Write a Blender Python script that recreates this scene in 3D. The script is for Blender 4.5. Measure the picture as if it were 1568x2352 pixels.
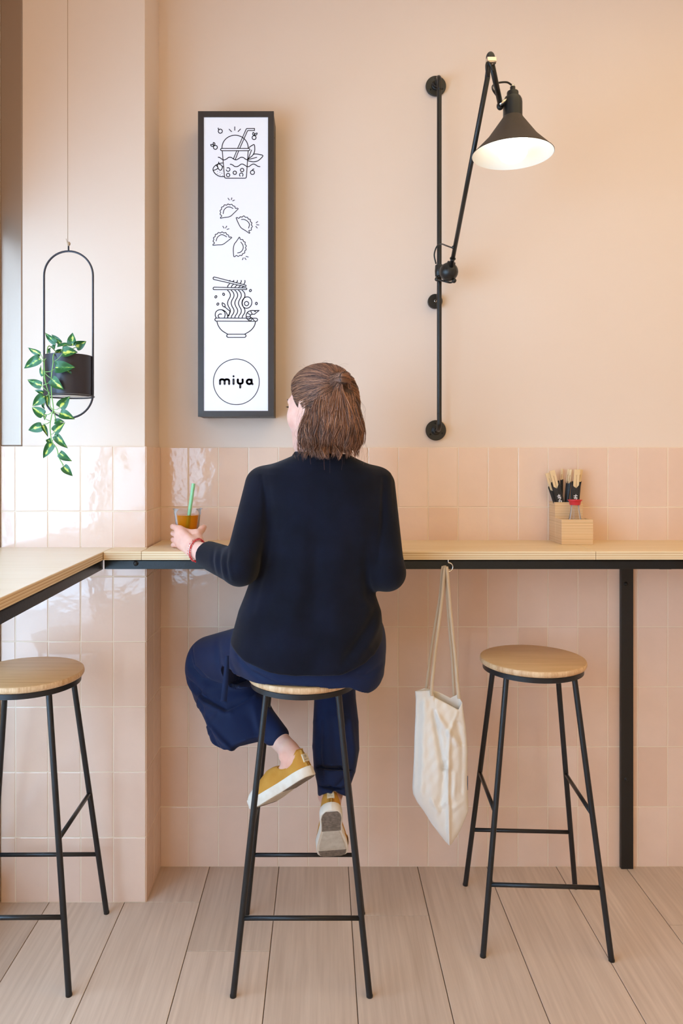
import bpy, bmesh, math, random
import numpy as np
from mathutils import Vector, Matrix
random.seed(7); RNG = np.random.default_rng(7)
for _o in list(bpy.data.objects): bpy.data.objects.remove(_o)
SC = bpy.context.scene
COL = SC.collection
PI = math.pi

# ---------------------------------------------------------------- camera
F, CX, CY, CAMY, CAMZ = 1706.0, 740.0, 1054.0, -2.48, 1.3607
cam_d = bpy.data.cameras.new('camera'); cam = bpy.data.objects.new('camera', cam_d); COL.objects.link(cam)
cam.location = (0, CAMY, CAMZ); cam.rotation_euler = (PI/2, 0, 0)
cam_d.sensor_fit = 'VERTICAL'; cam_d.sensor_height = 36; cam_d.sensor_width = 24
cam_d.lens = F/2352*36
cam_d.shift_x = (784-CX)/2352; cam_d.shift_y = (CY-1176)/2352
cam_d.clip_start = 0.05
SC.camera = cam

# ---------------------------------------------------------------- world, lights, exposure
SC.view_settings.view_transform = 'Standard'; SC.view_settings.look = 'None'
SC.view_settings.gamma = 1; SC.view_settings.use_curve_mapping = False
SC.view_settings.exposure = -0.10
SC.cycles.use_denoising = True
SC.cycles.max_bounces = 10; SC.cycles.diffuse_bounces = 6; SC.cycles.glossy_bounces = 4
SC.cycles.transmission_bounces = 8; SC.cycles.transparent_max_bounces = 12
SC.cycles.sample_clamp_indirect = 6
wd = bpy.data.worlds.new('sky'); SC.world = wd; wd.use_nodes = True
wd.node_tree.nodes['Background'].inputs[0].default_value = (1.0, 0.94, 0.80, 1)
wd.node_tree.nodes['Background'].inputs[1].default_value = 0.82

def area(name, loc, look, sx, sy, power, col, spread=180):
    l = bpy.data.lights.new(name, 'AREA'); l.shape = 'RECTANGLE'; l.size = sx; l.size_y = sy
    l.energy = power; l.color = col; l.spread = math.radians(spread)
    o = bpy.data.objects.new(name, l); COL.objects.link(o); o.location = loc
    d = Vector(look)-Vector(loc)
    o.rotation_euler = d.to_track_quat('-Z', 'Y').to_euler()
    return o
# cool daylight through the street windows on the left, warm lamps of the room behind the viewer and overhead
area('daylight_side', (-1.32, -2.45, 1.44), (0.3, -0.9, 1.50), 1.3, 1.8, 66, (0.41, 0.69, 1.0))
area('daylight_near', (-1.30, -1.20, 1.36), (0.4, -0.6, 1.30), 1.1, 1.95, 38, (0.43, 0.68, 1.0))
area('room_lamps', (0.3, -4.4, 1.85), (0.3, 0, 1.5), 3.4, 2.2, 24, (1.0, 0.54, 0.08))
area('ceiling_glow', (1.5, -1.7, 3.05), (1.5, -1.7, 0), 2.6, 2.4, 26, (1.0, 0.76, 0.34))

# ---------------------------------------------------------------- helpers
def W(px, py, y):
    d = y - CAMY
    return Vector(((px-CX)*d/F, y, CAMZ-(py-CY)*d/F))
def lin(c):
    c = c/255
    return c/12.92 if c <= .04045 else ((c+.055)/1.055)**2.4
def rgb(r, g, b): return (lin(r), lin(g), lin(b), 1)

def mat(name, col, rough=.5, metal=0, spec=.5, bump=None, var=None, sheen=0, sss=0, coat=0):
    """bump=(scale, strength, stretch xyz); var=(scale, second colour, stretch)"""
    m = bpy.data.materials.new(name); m.use_nodes = True
    nt = m.node_tree; b = nt.nodes['Principled BSDF']
    b.inputs['Base Color'].default_value = col; b.inputs['Roughness'].default_value = rough
    b.inputs['Metallic'].default_value = metal; b.inputs['Specular IOR Level'].default_value = spec
    if sheen:
        b.inputs['Sheen Weight'].default_value = sheen; b.inputs['Sheen Roughness'].default_value = .5
    if sss:
        b.inputs['Subsurface Weight'].default_value = sss
        b.inputs['Subsurface Radius'].default_value = (.012, .004, .002); b.inputs['Subsurface Scale'].default_value = 1
    if coat: b.inputs['Coat Weight'].default_value = coat
    def coords(st):
        tc = nt.nodes.new('ShaderNodeNewGeometry'); mp = nt.nodes.new('ShaderNodeMapping')
        nt.links.new(tc.outputs['Position'], mp.inputs[0]); mp.inputs['Scale'].default_value = st
        return mp.outputs[0]
    if var:
        n = nt.nodes.new('ShaderNodeTexNoise'); n.inputs['Scale'].default_value = var[0]; n.inputs['Detail'].default_value = 5
        nt.links.new(coords(var[2] if len(var) > 2 else (1, 1, 1)), n.inputs['Vector'])
        r = nt.nodes.new('ShaderNodeValToRGB'); r.color_ramp.elements[0].color = col; r.color_ramp.elements[1].color = var[1]
        r.color_ramp.elements[0].position = .35; r.color_ramp.elements[1].position = .68
        nt.links.new(n.outputs[0], r.inputs[0]); nt.links.new(r.outputs[0], b.inputs['Base Color'])
    if bump:
        n = nt.nodes.new('ShaderNodeTexNoise'); n.inputs['Scale'].default_value = bump[0]; n.inputs['Detail'].default_value = 3
        nt.links.new(coords(bump[2] if len(bump) > 2 else (1, 1, 1)), n.inputs['Vector'])
        bp = nt.nodes.new('ShaderNodeBump'); bp.inputs['Strength'].default_value = bump[1]; bp.inputs['Distance'].default_value = .002
        nt.links.new(n.outputs[0], bp.inputs['Height']); nt.links.new(bp.outputs[0], b.inputs['Normal'])
    return m

def island_var(m, c0, c1, c2=None, link_rough=None):
    """random tint per loose piece (tile, plank, hair strand)"""
    nt = m.node_tree; b = nt.nodes['Principled BSDF']
    g = nt.nodes.new('ShaderNodeNewGeometry'); r = nt.nodes.new('ShaderNodeValToRGB')
    r.color_ramp.elements[0].color = c0; r.color_ramp.elements[1].color = c1
    if c2:
        e = r.color_ramp.elements.new(.5); e.color = c2
    nt.links.new(g.outputs['Random Per Island'], r.inputs[0]); nt.links.new(r.outputs[0], b.inputs['Base Color'])
    return r

def wood(name, c0, c1, rough=.45, scale=1.0, axis='Y', island=False, contrast=(.3, .75), fine=.5, spec=.4):
    """wood grain running along the axis"""
    m = bpy.data.materials.new(name); m.use_nodes = True; nt = m.node_tree; N = nt.nodes; L = nt.links
    b = N['Principled BSDF']; b.inputs['Roughness'].default_value = rough; b.inputs['Specular IOR Level'].default_value = spec
    g = N.new('ShaderNodeNewGeometry')
    st = {'X': (1.2, 14, 14), 'Y': (14, 1.2, 14), 'Z': (14, 14, 1.2)}[axis]
    vec = g.outputs['Position']
    if island:
        cr = N.new('ShaderNodeVectorMath'); cr.operation = 'SCALE'; cr.inputs[0].default_value = (17, 9, 5)
        L.new(g.outputs['Random Per Island'], cr.inputs['Scale'])
        ad = N.new('ShaderNodeVectorMath'); ad.operation = 'ADD'; L.new(vec, ad.inputs[0]); L.new(cr.outputs[0], ad.inputs[1]); vec = ad.outputs[0]
    mp = N.new('ShaderNodeMapping'); mp.inputs['Scale'].default_value = [s*scale for s in st]; L.new(vec, mp.inputs[0])
    n1 = N.new('ShaderNodeTexNoise'); n1.inputs['Scale'].default_value = 1.0; n1.inputs['Detail'].default_value = 6; n1.inputs['Distortion'].default_value = 1.2
    L.new(mp.outputs[0], n1.inputs['Vector'])
    mp2 = N.new('ShaderNodeMapping'); mp2.inputs['Scale'].default_value = [s*scale*(9 if s > 5 else 4) for s in st]; L.new(vec, mp2.inputs[0])
    n2 = N.new('ShaderNodeTexNoise'); n2.inputs['Scale'].default_value = 1.0; n2.inputs['Detail'].default_value = 3; L.new(mp2.outputs[0], n2.inputs['Vector'])
    mx = N.new('ShaderNodeMix'); mx.inputs['Factor'].default_value = fine; L.new(n1.outputs[0], mx.inputs['A']); L.new(n2.outputs[0], mx.inputs['B'])
    r = N.new('ShaderNodeValToRGB'); r.color_ramp.elements[0].position = contrast[0]; r.color_ramp.elements[1].position = contrast[1]
    r.color_ramp.elements[0].color = c0; r.color_ramp.elements[1].color = c1
    L.new(mx.outputs['Result'], r.inputs[0])
    out = r.outputs[0]
    if island:
        hs = N.new('ShaderNodeHueSaturation'); mr = N.new('ShaderNodeMapRange')
        L.new(g.outputs['Random Per Island'], mr.inputs['Value']); mr.inputs['To Min'].default_value = .93; mr.inputs['To Max'].default_value = 1.07
        L.new(mr.outputs[0], hs.inputs['Value']); L.new(out, hs.inputs['Color']); out = hs.outputs[0]
    L.new(out, b.inputs['Base Color'])
    bp = N.new('ShaderNodeBump'); bp.inputs['Strength'].default_value = .25; bp.inputs['Distance'].default_value = .0006
    L.new(n2.outputs[0], bp.inputs['Height']); L.new(bp.outputs[0], b.inputs['Normal'])
    return m

def stripes(name, cols, period, axis='Z', rough=.5, wob=.0):
    """thin parallel layers (plywood edge, bamboo laminate) across the axis, measured in metres"""
    m = bpy.data.materials.new(name); m.use_nodes = True; nt = m.node_tree; N = nt.nodes; L = nt.links
    b = N['Principled BSDF']; b.inputs['Roughness'].default_value = rough
    g = N.new('ShaderNodeNewGeometry'); sp = N.new('ShaderNodeSeparateXYZ'); L.new(g.outputs['Position'], sp.inputs[0])
    mp = N.new('ShaderNodeMapping'); mp.inputs['Scale'].default_value = (3, 3, 260) if axis == 'Z' else (260, 3, 3)
    L.new(g.outputs['Position'], mp.inputs[0]); nz = N.new('ShaderNodeTexNoise'); nz.inputs['Scale'].default_value = 1; L.new(mp.outputs[0], nz.inputs['Vector'])
    md = N.new('ShaderNodeMath'); md.operation = 'DIVIDE'; md.inputs[1].default_value = period; L.new(sp.outputs[axis], md.inputs[0])
    ad = N.new('ShaderNodeMath'); ad.operation = 'MULTIPLY_ADD'; ad.inputs[1].default_value = wob; L.new(nz.outputs[0], ad.inputs[0]); L.new(md.outputs[0], ad.inputs[2])
    fr = N.new('ShaderNodeMath'); fr.operation = 'FRACT'; L.new(ad.outputs[0], fr.inputs[0])
    r = N.new('ShaderNodeValToRGB'); el = r.color_ramp.elements; r.color_ramp.interpolation = 'EASE'
    el[0].color = cols[0]; el[0].position = 0; el[1].color = cols[0]; el[1].position = 1
    for i, c in enumerate(cols[1:], 1):
        e = el.new(i/len(cols)); e.color = c
    L.new(fr.outputs[0], r.inputs[0])
    hs = N.new('ShaderNodeHueSaturation'); mr = N.new('ShaderNodeMapRange'); L.new(nz.outputs[0], mr.inputs['Value'])
    mr.inputs['To Min'].default_value = .85; mr.inputs['To Max'].default_value = 1.15; L.new(mr.outputs[0], hs.inputs['Value']); L.new(r.outputs[0], hs.inputs['Color'])
    L.new(hs.outputs[0], b.inputs['Base Color'])
    return m

ORI = {}
def thing(name, label, cat, loc=(0, 0, 0), group=None):
    o = bpy.data.objects.new(name, None); COL.objects.link(o); o.location = loc; o.empty_display_size = .05
    o['label'] = label; o['category'] = cat
    if group: o['group'] = group
    ORI[o.name] = Vector(loc); return o
def tag(o, label=None, cat=None, group=None, kind=None):
    for k, v in (('label', label), ('category', cat), ('group', group), ('kind', kind)):
        if v: o[k] = v
    return o
def obj(name, verts, faces, mats, parent=None, smooth=True, label=None, mi=None, origin=None):
    """one mesh object; verts are world coordinates, kept relative to the parent thing (or to origin)"""
    off = ORI[parent.name] if parent else Vector(origin or (0, 0, 0))
    v = np.asarray(verts, dtype=float).reshape(-1, 3) - np.array(off)
    me = bpy.data.meshes.new(name); me.from_pydata(v.tolist(), [], [list(map(int, f)) for f in faces] if not isinstance(faces, np.ndarray) else faces.tolist())
    if not isinstance(mats, (list, tuple)): mats = [mats]
    for m in mats: me.materials.append(m)
    if mi is not None: me.polygons.foreach_set('material_index', mi)
    me.polygons.foreach_set('use_smooth', [bool(smooth)]*len(me.polygons))
    me.update()
    o = bpy.data.objects.new(name, me); COL.objects.link(o)
    if parent: o.parent = parent
    else: o.location = off
    ORI[o.name] = off
    if label: o['label'] = label
    return o
def sharp(o, ang=35):
    me = o.data; bm = bmesh.new(); bm.from_mesh(me)
    for e in bm.edges:
        if len(e.link_faces) == 2 and e.calc_face_angle(0) > math.radians(ang): e.smooth = False
    bm.to_mesh(me); bm.free(); return o

class G:
    """collects geometry for one mesh"""
    def __init__(s): s.v = []; s.f = []; s.m = []
    def add(s, v, f, m=0):
        n = len(s.v); s.v += [tuple(p) for p in v]; s.f += [[i+n for i in q] for q in f]; s.m += [m]*len(f); return s
    def box(s, x0, x1, y0, y1, z0, z1, bev=0, m=0, M=None):
        if bev <= 0:
            v = [(x, y, z) for x in (x0, x1) for y in (y0, y1) for z in (z0, z1)]
            f = [(0, 1, 3, 2), (4, 6, 7, 5), (0, 4, 5, 1), (2, 3, 7, 6), (0, 2, 6, 4), (1, 5, 7, 3)]
        else:
            bm = bmesh.new(); bmesh.ops.create_cube(bm, size=1)
            for q in bm.verts: q.co = Vector(((x0+x1)/2+q.co.x*(x1-x0), (y0+y1)/2+q.co.y*(y1-y0), (z0+z1)/2+q.co.z*(z1-z0)))
            bmesh.ops.bevel(bm, geom=bm.edges[:], offset=bev, segments=2, affect='EDGES', profile=.5)
            v = [tuple(q.co) for q in bm.verts]; f = [[q.index for q in fa.verts] for fa in bm.faces]; bm.free()
        if M is not None: v = [tuple(M @ Vector(p)) for p in v]
        return s.add(v, f, m)
    def tube(s, pts, r, n=12, caps=True, m=0, flat=None, up=None):
        pts = [Vector(p) for p in pts]; k = len(pts)
        rs = r if isinstance(r, (list, tuple, np.ndarray)) else [r]*k
        T = []
        for i in range(k):
            t = (pts[min(i+1, k-1)]-pts[max(i-1, 0)])
            T.append(t.normalized() if t.length > 1e-9 else Vector((0, 0, 1)))
        a = Vector(up) if up else (Vector((0, 0, 1)) if abs(T[0].z) < .9 else Vector((1, 0, 0)))
        u = (a - T[0]*a.dot(T[0])).normalized()
        v = []; f = []
        for i in range(k):
            u = (u - T[i]*u.dot(T[i])).normalized(); w = T[i].cross(u)
            for j in range(n):
                an = 2*PI*j/n
                v.append(pts[i] + u*math.cos(an)*rs[i]*(flat or 1) + w*math.sin(an)*rs[i])
        for i in range(k-1):
            for j in range(n):
                f.append((i*n+j, i*n+(j+1) % n, (i+1)*n+(j+1) % n, (i+1)*n+j))
        if caps: f.append(list(range(n))[::-1]); f.append([(k-1)*n+j for j in range(n)])
        return s.add(v, f, m)
    def lathe(s, prof, c=(0, 0, 0), n=48, axis=(0, 0, 1), m=0, close=False, mlist=None):
        """prof = [(radius, height)...] turned about the axis through c"""
        ax = Vector(axis).normalized(); a = Vector((1, 0, 0)) if abs(ax.x) < .9 else Vector((0, 1, 0))
        u = (a-ax*a.dot(ax)).normalized(); w = ax.cross(u); c = Vector(c)
        v = []; f = []; k = len(prof)
        for (r, h) in prof:
            for j in range(n):
                an = 2*PI*j/n; v.append(c + ax*h + (u*math.cos(an)+w*math.sin(an))*max(r, 1e-5))
        for i in range(k-1):
            for j in range(n):
                f.append((i*n+j, i*n+(j+1) % n, (i+1)*n+(j+1) % n, (i+1)*n+j))
        if close: f.append(list(range(n))[::-1]); f.append([(k-1)*n+j for j in range(n)])
        return s.add(v, f, m)
    def sphere(s, c, r, n=20, sc=(1, 1, 1), m=0):
        pr = [(math.sin(PI*i/n)*r, -math.cos(PI*i/n)*r) for i in range(n+1)]
        st = len(s.v); s.lathe(pr, (0, 0, 0), n=n*2, m=m)
        for i in range(st, len(s.v)):
            p = s.v[i]; s.v[i] = (c[0]+p[0]*sc[0], c[1]+p[1]*sc[1], c[2]+p[2]*sc[2])
        return s
    def build(s, name, mats, parent=None, smooth=True, label=None, origin=None, edge=None):
        o = obj(name, s.v, s.f, mats, parent, smooth, label, s.m if isinstance(mats, (list, tuple)) else None, origin)
        if edge: sharp(o, edge)
        return o
def smooth_path(pts, sub=8):
    P = [Vector(p) for p in pts]; out = []
    for i in range(len(P)-1):
        p0 = P[max(i-1, 0)]; p1 = P[i]; p2 = P[i+1]; p3 = P[min(i+2, len(P)-1)]
        for k in range(sub):
            t = k/sub
            out.append(.5*((2*p1)+(-p0+p2)*t+(2*p0-5*p1+4*p2-p3)*t*t+(-p0+3*p1-3*p2+p3)*t**3))
    out.append(P[-1]); return out

# ---------------------------------------------------------------- materials
M = {}
M['plaster'] = mat('plaster', rgb(231, 214, 200), .85, spec=.2, bump=(9, .12), var=(1.6, rgb(229, 211, 196)))
M['ceiling'] = mat('ceiling_paint', rgb(232, 222, 212), .9, spec=.2)
M['grout'] = mat('grout', rgb(232, 215, 194), .8, spec=.25)
def tile_mat(name, a, b_, c):
    m = mat(name, a, .09, spec=.5)
    nt = m.node_tree; N = nt.nodes; L = nt.links; bs = N['Principled BSDF']
    r = island_var(m, a, c, b_)
    nz = N.new('ShaderNodeTexNoise'); nz.inputs['Scale'].default_value = 9; nz.inputs['Detail'].default_value = 4
    g = N.new('ShaderNodeNewGeometry'); L.new(g.outputs['Position'], nz.inputs['Vector'])
    hs = N.new('ShaderNodeHueSaturation'); mr = N.new('ShaderNodeMapRange'); mr.inputs['To Min'].default_value = .93; mr.inputs['To Max'].default_value = 1.06
    L.new(nz.outputs[0], mr.inputs['Value']); L.new(mr.outputs[0], hs.inputs['Value']); L.new(r.outputs[0], hs.inputs['Color']); L.new(hs.outputs[0], bs.inputs['Base Color'])
    n2 = N.new('ShaderNodeTexNoise'); n2.inputs['Scale'].default_value = 26; n2.inputs['Detail'].default_value = 2.5; L.new(g.outputs['Position'], n2.inputs['Vector'])
    bp = N.new('ShaderNodeBump'); bp.inputs['Strength'].default_value = .42; bp.inputs['Distance'].default_value = .0022
    L.new(n2.outputs[0], bp.inputs['Height']); L.new(bp.outputs[0], bs.inputs['Normal'])
    return m
M['tile'] = tile_mat('glazed_tile', rgb(227, 198, 178), rgb(231, 205, 188), rgb(223, 191, 170))
M['plank'] = wood('plank_tile', rgb(186, 162, 142), rgb(220, 198, 179), .5, .8, 'Y', True, (.22, .78), .62)
M['joint'] = mat('dark_joint', rgb(92, 80, 68), .9)
M['black_metal'] = mat('black_metal', rgb(36, 37, 40), .36, .3, .5, bump=(900, .15))
M['black_satin'] = mat('black_satin', rgb(30, 31, 33), .42, .2)
M['rail_metal'] = mat('rail_metal', rgb(30, 33, 36), .3, .4, bump=(160, .12))
M['chrome'] = mat('chrome', rgb(225, 222, 218), .14, 1)
M['ply_top'] = wood('birch_face', rgb(222, 194, 150), rgb(240, 219, 182), .38, .9, 'X', False, (.25, .8), .45)
M['ply_topY'] = wood('birch_face_side', rgb(226, 206, 176), rgb(240, 226, 204), .35, .9, 'X', False, (.25, .8), .45)
M['ply_edge'] = stripes('plywood_edge', [rgb(226, 202, 164), rgb(236, 218, 186), rgb(196, 158, 112), rgb(222, 196, 154)], .0068, 'Z', .55, .35)
M['seat_wood'] = wood('oak_seat', rgb(188, 146, 100), rgb(218, 182, 136), .42, 1.6, 'X', False, (.3, .7), .45)
M['seat_edge'] = wood('oak_edge', rgb(192, 146, 102), rgb(232, 202, 162), .5, 2.2, 'Z', False, (.35, .65), .4)
M['bamboo'] = stripes('bamboo', [rgb(219, 184, 140), rgb(224, 190, 148), rgb(212, 174, 128), rgb(222, 187, 144)], .0085, 'Z', .45, .8)
def clear(name, edge, tint=(.97, .97, .97, 1), rough=.04):
    m = bpy.data.materials.new(name); m.use_nodes = True; nt = m.node_tree; N = nt.nodes; L = nt.links; N.clear()
    o = N.new('ShaderNodeOutputMaterial'); mx = N.new('ShaderNodeMixShader'); t = N.new('ShaderNodeBsdfTransparent'); t.inputs[0].default_value = tint
    g = N.new('ShaderNodeBsdfPrincipled'); g.inputs['Base Color'].default_value = (.85, .86, .88, 1); g.inputs['Roughness'].default_value = rough; g.inputs['Metallic'].default_value = .6
    lw = N.new('ShaderNodeLayerWeight'); lw.inputs['Blend'].default_value = edge
    L.new(lw.outputs['Fresnel'], mx.inputs[0]); L.new(t.outputs[0], mx.inputs[1]); L.new(g.outputs[0], mx.inputs[2]); L.new(mx.outputs[0], o.inputs[0]); return m
M['white_paint'] = mat('white_enamel', rgb(240, 240, 232), .4)
# ---------------------------------------------------------------- the setting
XL = -.99; XR = 3.4; YF = -4.6; ZC = 3.15
def S(o): return tag(o, kind='structure')
def wall(name, x0, x1, y0, y1, z0, z1, m='plaster', bev=0):
    return S(G().box(x0, x1, y0, y1, z0, z1, bev).build(name, M[m], smooth=False))
wall('wall_back', XL-.2, XR+.1, .006, .12, -.05, ZC)
wall('wall_right', XR, XR+.1, YF, .006, -.05, ZC)
wall('ceiling', XL-.2, XR+.1, YF-.1, .12, ZC, ZC+.1, 'ceiling')
wall('wall_pillar', -.922, -.546, -.195, .006, 0, ZC)
# floor: plank shaped porcelain tiles laid towards the wall
g = G(); g.box(XL-.2, XR, YF-.1, .006, -.05, -.004, m=1)
PW = .2311; X0 = -.1445-.2311*10
joint = {9: -.426, 8: -.2, 10: -.92, 11: -.266, 12: -.95, 13: -.8, 14: -.85, 15: -.311, 7: -.98, 6: -.6, 16: -1.0}
for k in range(0, 27):
    xa = X0+PW*k+.0011; xb = X0+PW*(k+1)-.0011
    xa = max(xa, XL-.15); xb = min(xb, XR)
    if xb-xa < .01: continue
    j = joint.get(k, -random.random()*1.2); ys = []; y = j
    while y > YF: ys.append(y); y -= 1.2
    ys = [.006]+ys+[YF]
    for a, b_ in zip(ys[:-1], ys[1:]):
        g.box(xa, xb, b_+.001, a-.001, -.03, 0, .0009)
S(g.build('floor', [M['plank'], M['joint']], smooth=False))
# glazed wainscot tiles, 10 x 20 cm
def tiles(name, spans, axis, fixed, facing, zt=1.4):
    g = G()
    for (a, b_) in spans:
        for r in range(7):
            z0 = r*.2+.0014; z1 = (r+1)*.2-.0014
            aa = a+.0014; bb = b_-.0014
            t1, t2, t3, t4 = [random.uniform(-.0004, .0004) for _ in range(4)]
            bm = bmesh.new(); bmesh.ops.create_cube(bm, size=1)
            for q in bm.verts:
                q.co = Vector(((aa+bb)/2+q.co.x*(bb-aa), q.co.y*.008, (z0+z1)/2+q.co.z*(z1-z0)))
            fe = [e for e in bm.edges if all(v.co.y < 0 for v in e.verts)]
            bmesh.ops.bevel(bm, geom=fe, offset=.0016, segments=2, affect='EDGES', profile=.5)
            vs = []
            for q in bm.verts:
                u = (q.co.x-aa)/(bb-aa); w = (q.co.z-z0)/(z1-z0)
                d = (t1*(1-u)*(1-w)+t2*u*(1-w)+t3*(1-u)*w+t4*u*w) if q.co.y < 0 else 0
                d = q.co.y+.004-.008+d
                if axis == 'X': vs.append((q.co.x, fixed+d*1, q.co.z))
                else: vs.append((fixed-d, q.co.x, q.co.z))
            g.add(vs, [[v.index for v in f.verts][::(1 if axis == 'X' else -1)] for f in bm.faces]); bm.free()
    return g
# back wall tiles: grout lines every 10 cm starting in the corner beside the pillar
xs = [-.541]+[-.4467+.0999*k for k in range(0, 39)]
gb = tiles('t', list(zip(xs[:-1], xs[1:])), 'X', .006, -1)
gb.box(-.541, XR, -.0009, .008, 0, 1.3995, m=1)
S(gb.build('trim_1', [M['tile'], M['grout']], smooth=False))
xs = [-.541-.1*k for k in range(0, 5)]
gp = tiles('t', [(b_, a) for a, b_ in zip(xs[:-1], xs[1:])][:4]+[(-.985, -.941)], 'X', -.194, -1)
gp2 = tiles('t', [(-.2, -.1), (-.1, 0)], 'Y', -.547, 1)
gp.add(gp2.v, gp2.f, 0)
gp.box(-.985, -.5425, -.2009, -.19, 0, 1.3995, m=1); gp.box(-.55, -.5401, -.1985, 0, 0, 1.3992, m=1)
S(gp.build('trim_2', [M['tile'], M['grout']], smooth=False))
# grey-brown satin jamb between pillar and shop window
M['jamb'] = mat('jamb_metal', rgb(156, 136, 120), .3, .35, bump=(60, .15, (1, 1, .1)))
M['frame'] = mat('window_metal', rgb(96, 88, 82), .4, .4)
S(G().box(XL, -.922, -.197, -.1, 1.4, ZC, .004).build('trim_3', M['jamb'], smooth=False))
S(G().box(XL, -.922, -.19, .006, 0, 1.4).build('wall_nook', M['plaster'], smooth=False))
# street side: glazed shop front on the left, wall above and low below
g = G()
g.box(XL-.1, XL, YF, .006, 2.12, ZC); g.box(XL-.1, XL, -3.6, -.215, 0, .12); g.box(XL-.1, XL, -.215, .006, 0, 2.12)
S(g.build('wall_left', M['plaster'], smooth=False))
M['glass'] = mat('window_glass', (1, 1, 1, 1), 0, spec=.5)
_b = M['glass'].node_tree.nodes['Principled BSDF']; _b.inputs['Transmission Weight'].default_value = 1; _b.inputs['IOR'].default_value = 1.05
def window(name, x, y0, y1, z0, z1, muls, bars):
    w = G()
    w.box(x-.07, x-.02, y0, y0+.05, z0, z1, .004); w.box(x-.07, x-.02, y1-.03, y1, z0, z1, .004)
    w.box(x-.07, x-.02, y0, y1, z0, z0+.05, .004); w.box(x-.07, x-.02, y0, y1, z1-.05, z1, .004)
    for m_ in muls: w.box(x-.07, x-.02, m_-.025, m_+.025, z0, z1, .004)
    for b_ in bars: w.box(x-.068, x-.022, y0, y1, b_-.02, b_+.02, .004)
    o = S(w.build(name, M['frame'], smooth=False))
    G().box(x-.048, x-.044, y0+.04, y1-.02, z0+.04, z1-.04).build('pane', M['glass'], o, smooth=False)
    return o
window('window_1', XL, -3.6, -.215, .12, 2.12, [-1.38, -2.5], [1.02])
# wall behind the viewer with a wide shop window and door
g = G()
g.box(XL-.1, XR+.1, YF-.1, YF, 2.9, ZC); g.box(XL-.1, -.9, YF-.1, YF, 0, 2.9); g.box(2.4, XR+.1, YF-.1, YF, 0, 2.9); g.box(-.9, 2.4, YF-.1, YF, 0, .35)
g.box(.62, .76, YF-.1, YF, .35, 2.9)
g.box(XL-.1, XL, YF, -3.6, 0, 2.12)
S(g.build('wall_front', M['plaster'], smooth=False))

# ---------------------------------------------------------------- counters
ZT, ZB = 1.0896, 1.0652
def top(name, poly, label, mt='ply_top', group=None):
    """plywood board from an outline (x, y) with a slightly eased upper edge"""
    n = len(poly); c = np.mean(np.array(poly), axis=0); v = []; f = []; mi = []
    def ring(inset, z):
        for (x, y) in poly:
            dx, dy = x-c[0], y-c[1]; s = lambda q: float(np.sign(q))
            v.append((x-s(dx)*inset, y-s(dy)*inset, z))
    ring(0, ZB); ring(0, ZT-.0012); ring(.0012, ZT)
    f.append(list(range(n))[::-1]); mi.append(0)
    for k in range(2):
        for i in range(n): f.append((k*n+i, k*n+(i+1) % n, (k+1)*n+(i+1) % n, (k+1)*n+i)); mi.append(1 if k == 0 else 0)
    f.append([2*n+i for i in range(n)]); mi.append(0)
    o = obj(name, v, f, [M[mt], M['ply_edge']], None, False, None, mi, origin=(poly[0][0], poly[0][1], ZB))
    tag(o, label, 'countertop', group); return o
YE = -.304
top('countertop', [(-.5285, YE-.004), (.8, YE), (.8, 0), (-.5335, 0), (-.5335, -.2), (-.5285, -.24)], 'long plywood counter board along the tiled back wall, carrying the drink')
top('countertop', [(.8015, YE), (XR-.02, YE+.006), (XR-.02, 0), (.8015, 0)], 'plywood counter board at the right edge, past the joint below the bamboo box')
top('countertop', [(-.638, YE-.008), (-.53, YE-.004), (-.53, -.24), (-.535, -.2015), (-.638, -.2015)], 'short plywood filler piece in front of the tiled pillar')
top('countertop', [(-.985, -1.9), (-.612, -1.9), (-.6405, YE-.006), (-.6405, -.2015), (-.985, -.2015)], 'wide pale plywood counter board running along the left window', 'ply_topY')
fr = thing('counter_frame', 'black steel angle frame with flat wall post carrying the plywood counters', 'frame', (1.01, -.01, 0))
g = G(); g.box(-.6405, XR-.05, -.296, -.291, 1.0365, ZB, .0006); g.box(-.6405, XR-.05, -.296, -.262, ZB-.005, ZB, .0006)
g.build('front_rail', M['rail_metal'], fr, smooth=False)
v = [(-.6445, -.296), (-.6125, -1.89), (-.6175, -1.89), (-.6495, -.296)]
g = G()
for z0, z1, q in ((1.0365, ZB, 0), (ZB-.005, ZB-.0003, .03)):
    P = [(v[0][0], v[0][1]), (v[1][0], v[1][1]), (v[2][0]-q, v[2][1]), (v[3][0]-q, v[3][1])]
    g.add([(x, y, z0) for x, y in P]+[(x, y, z1) for x, y in P], [(0, 1, 2, 3), (7, 6, 5, 4), (0, 4, 5, 1), (1, 5, 6, 2), (2, 6, 7, 3), (3, 7, 4, 0)])
g.build('side_rail', M['rail_metal'], fr, smooth=False)
G().box(.991, 1.0312, -.017, -.001, 0, 1.062, .0012).build('post', M['black_satin'], fr, smooth=False)
G().box(.993, 1.0292, -.291, -.01, 1.035, 1.0645, .0012).build('bracket', M['black_satin'], fr, smooth=False)
def bolt(c, r=.0065, nm='bolt'):
    g = G(); g.lathe([(r*1.25, 0), (r*1.25, .0012), (r, .0014), (r*.92, .004), (r*.5, .0062), (0, .0068)], c, 20, (0, -1, 0))
    g.lathe([(r*.35, .0066), (r*.35, .0072), (0, .0072)], c, 6, (0, -1, 0))
    g.build(nm, M['black_metal'], fr)
p = W(312, 1294, -.296); bolt((p.x, -.296, p.z), .0062)
p = W(1437, 1341, -.017); bolt((p.x, -.017, p.z), .0055)
p = W(1438, 1790, -.017); bolt((p.x, -.017, p.z), .0055)

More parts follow.
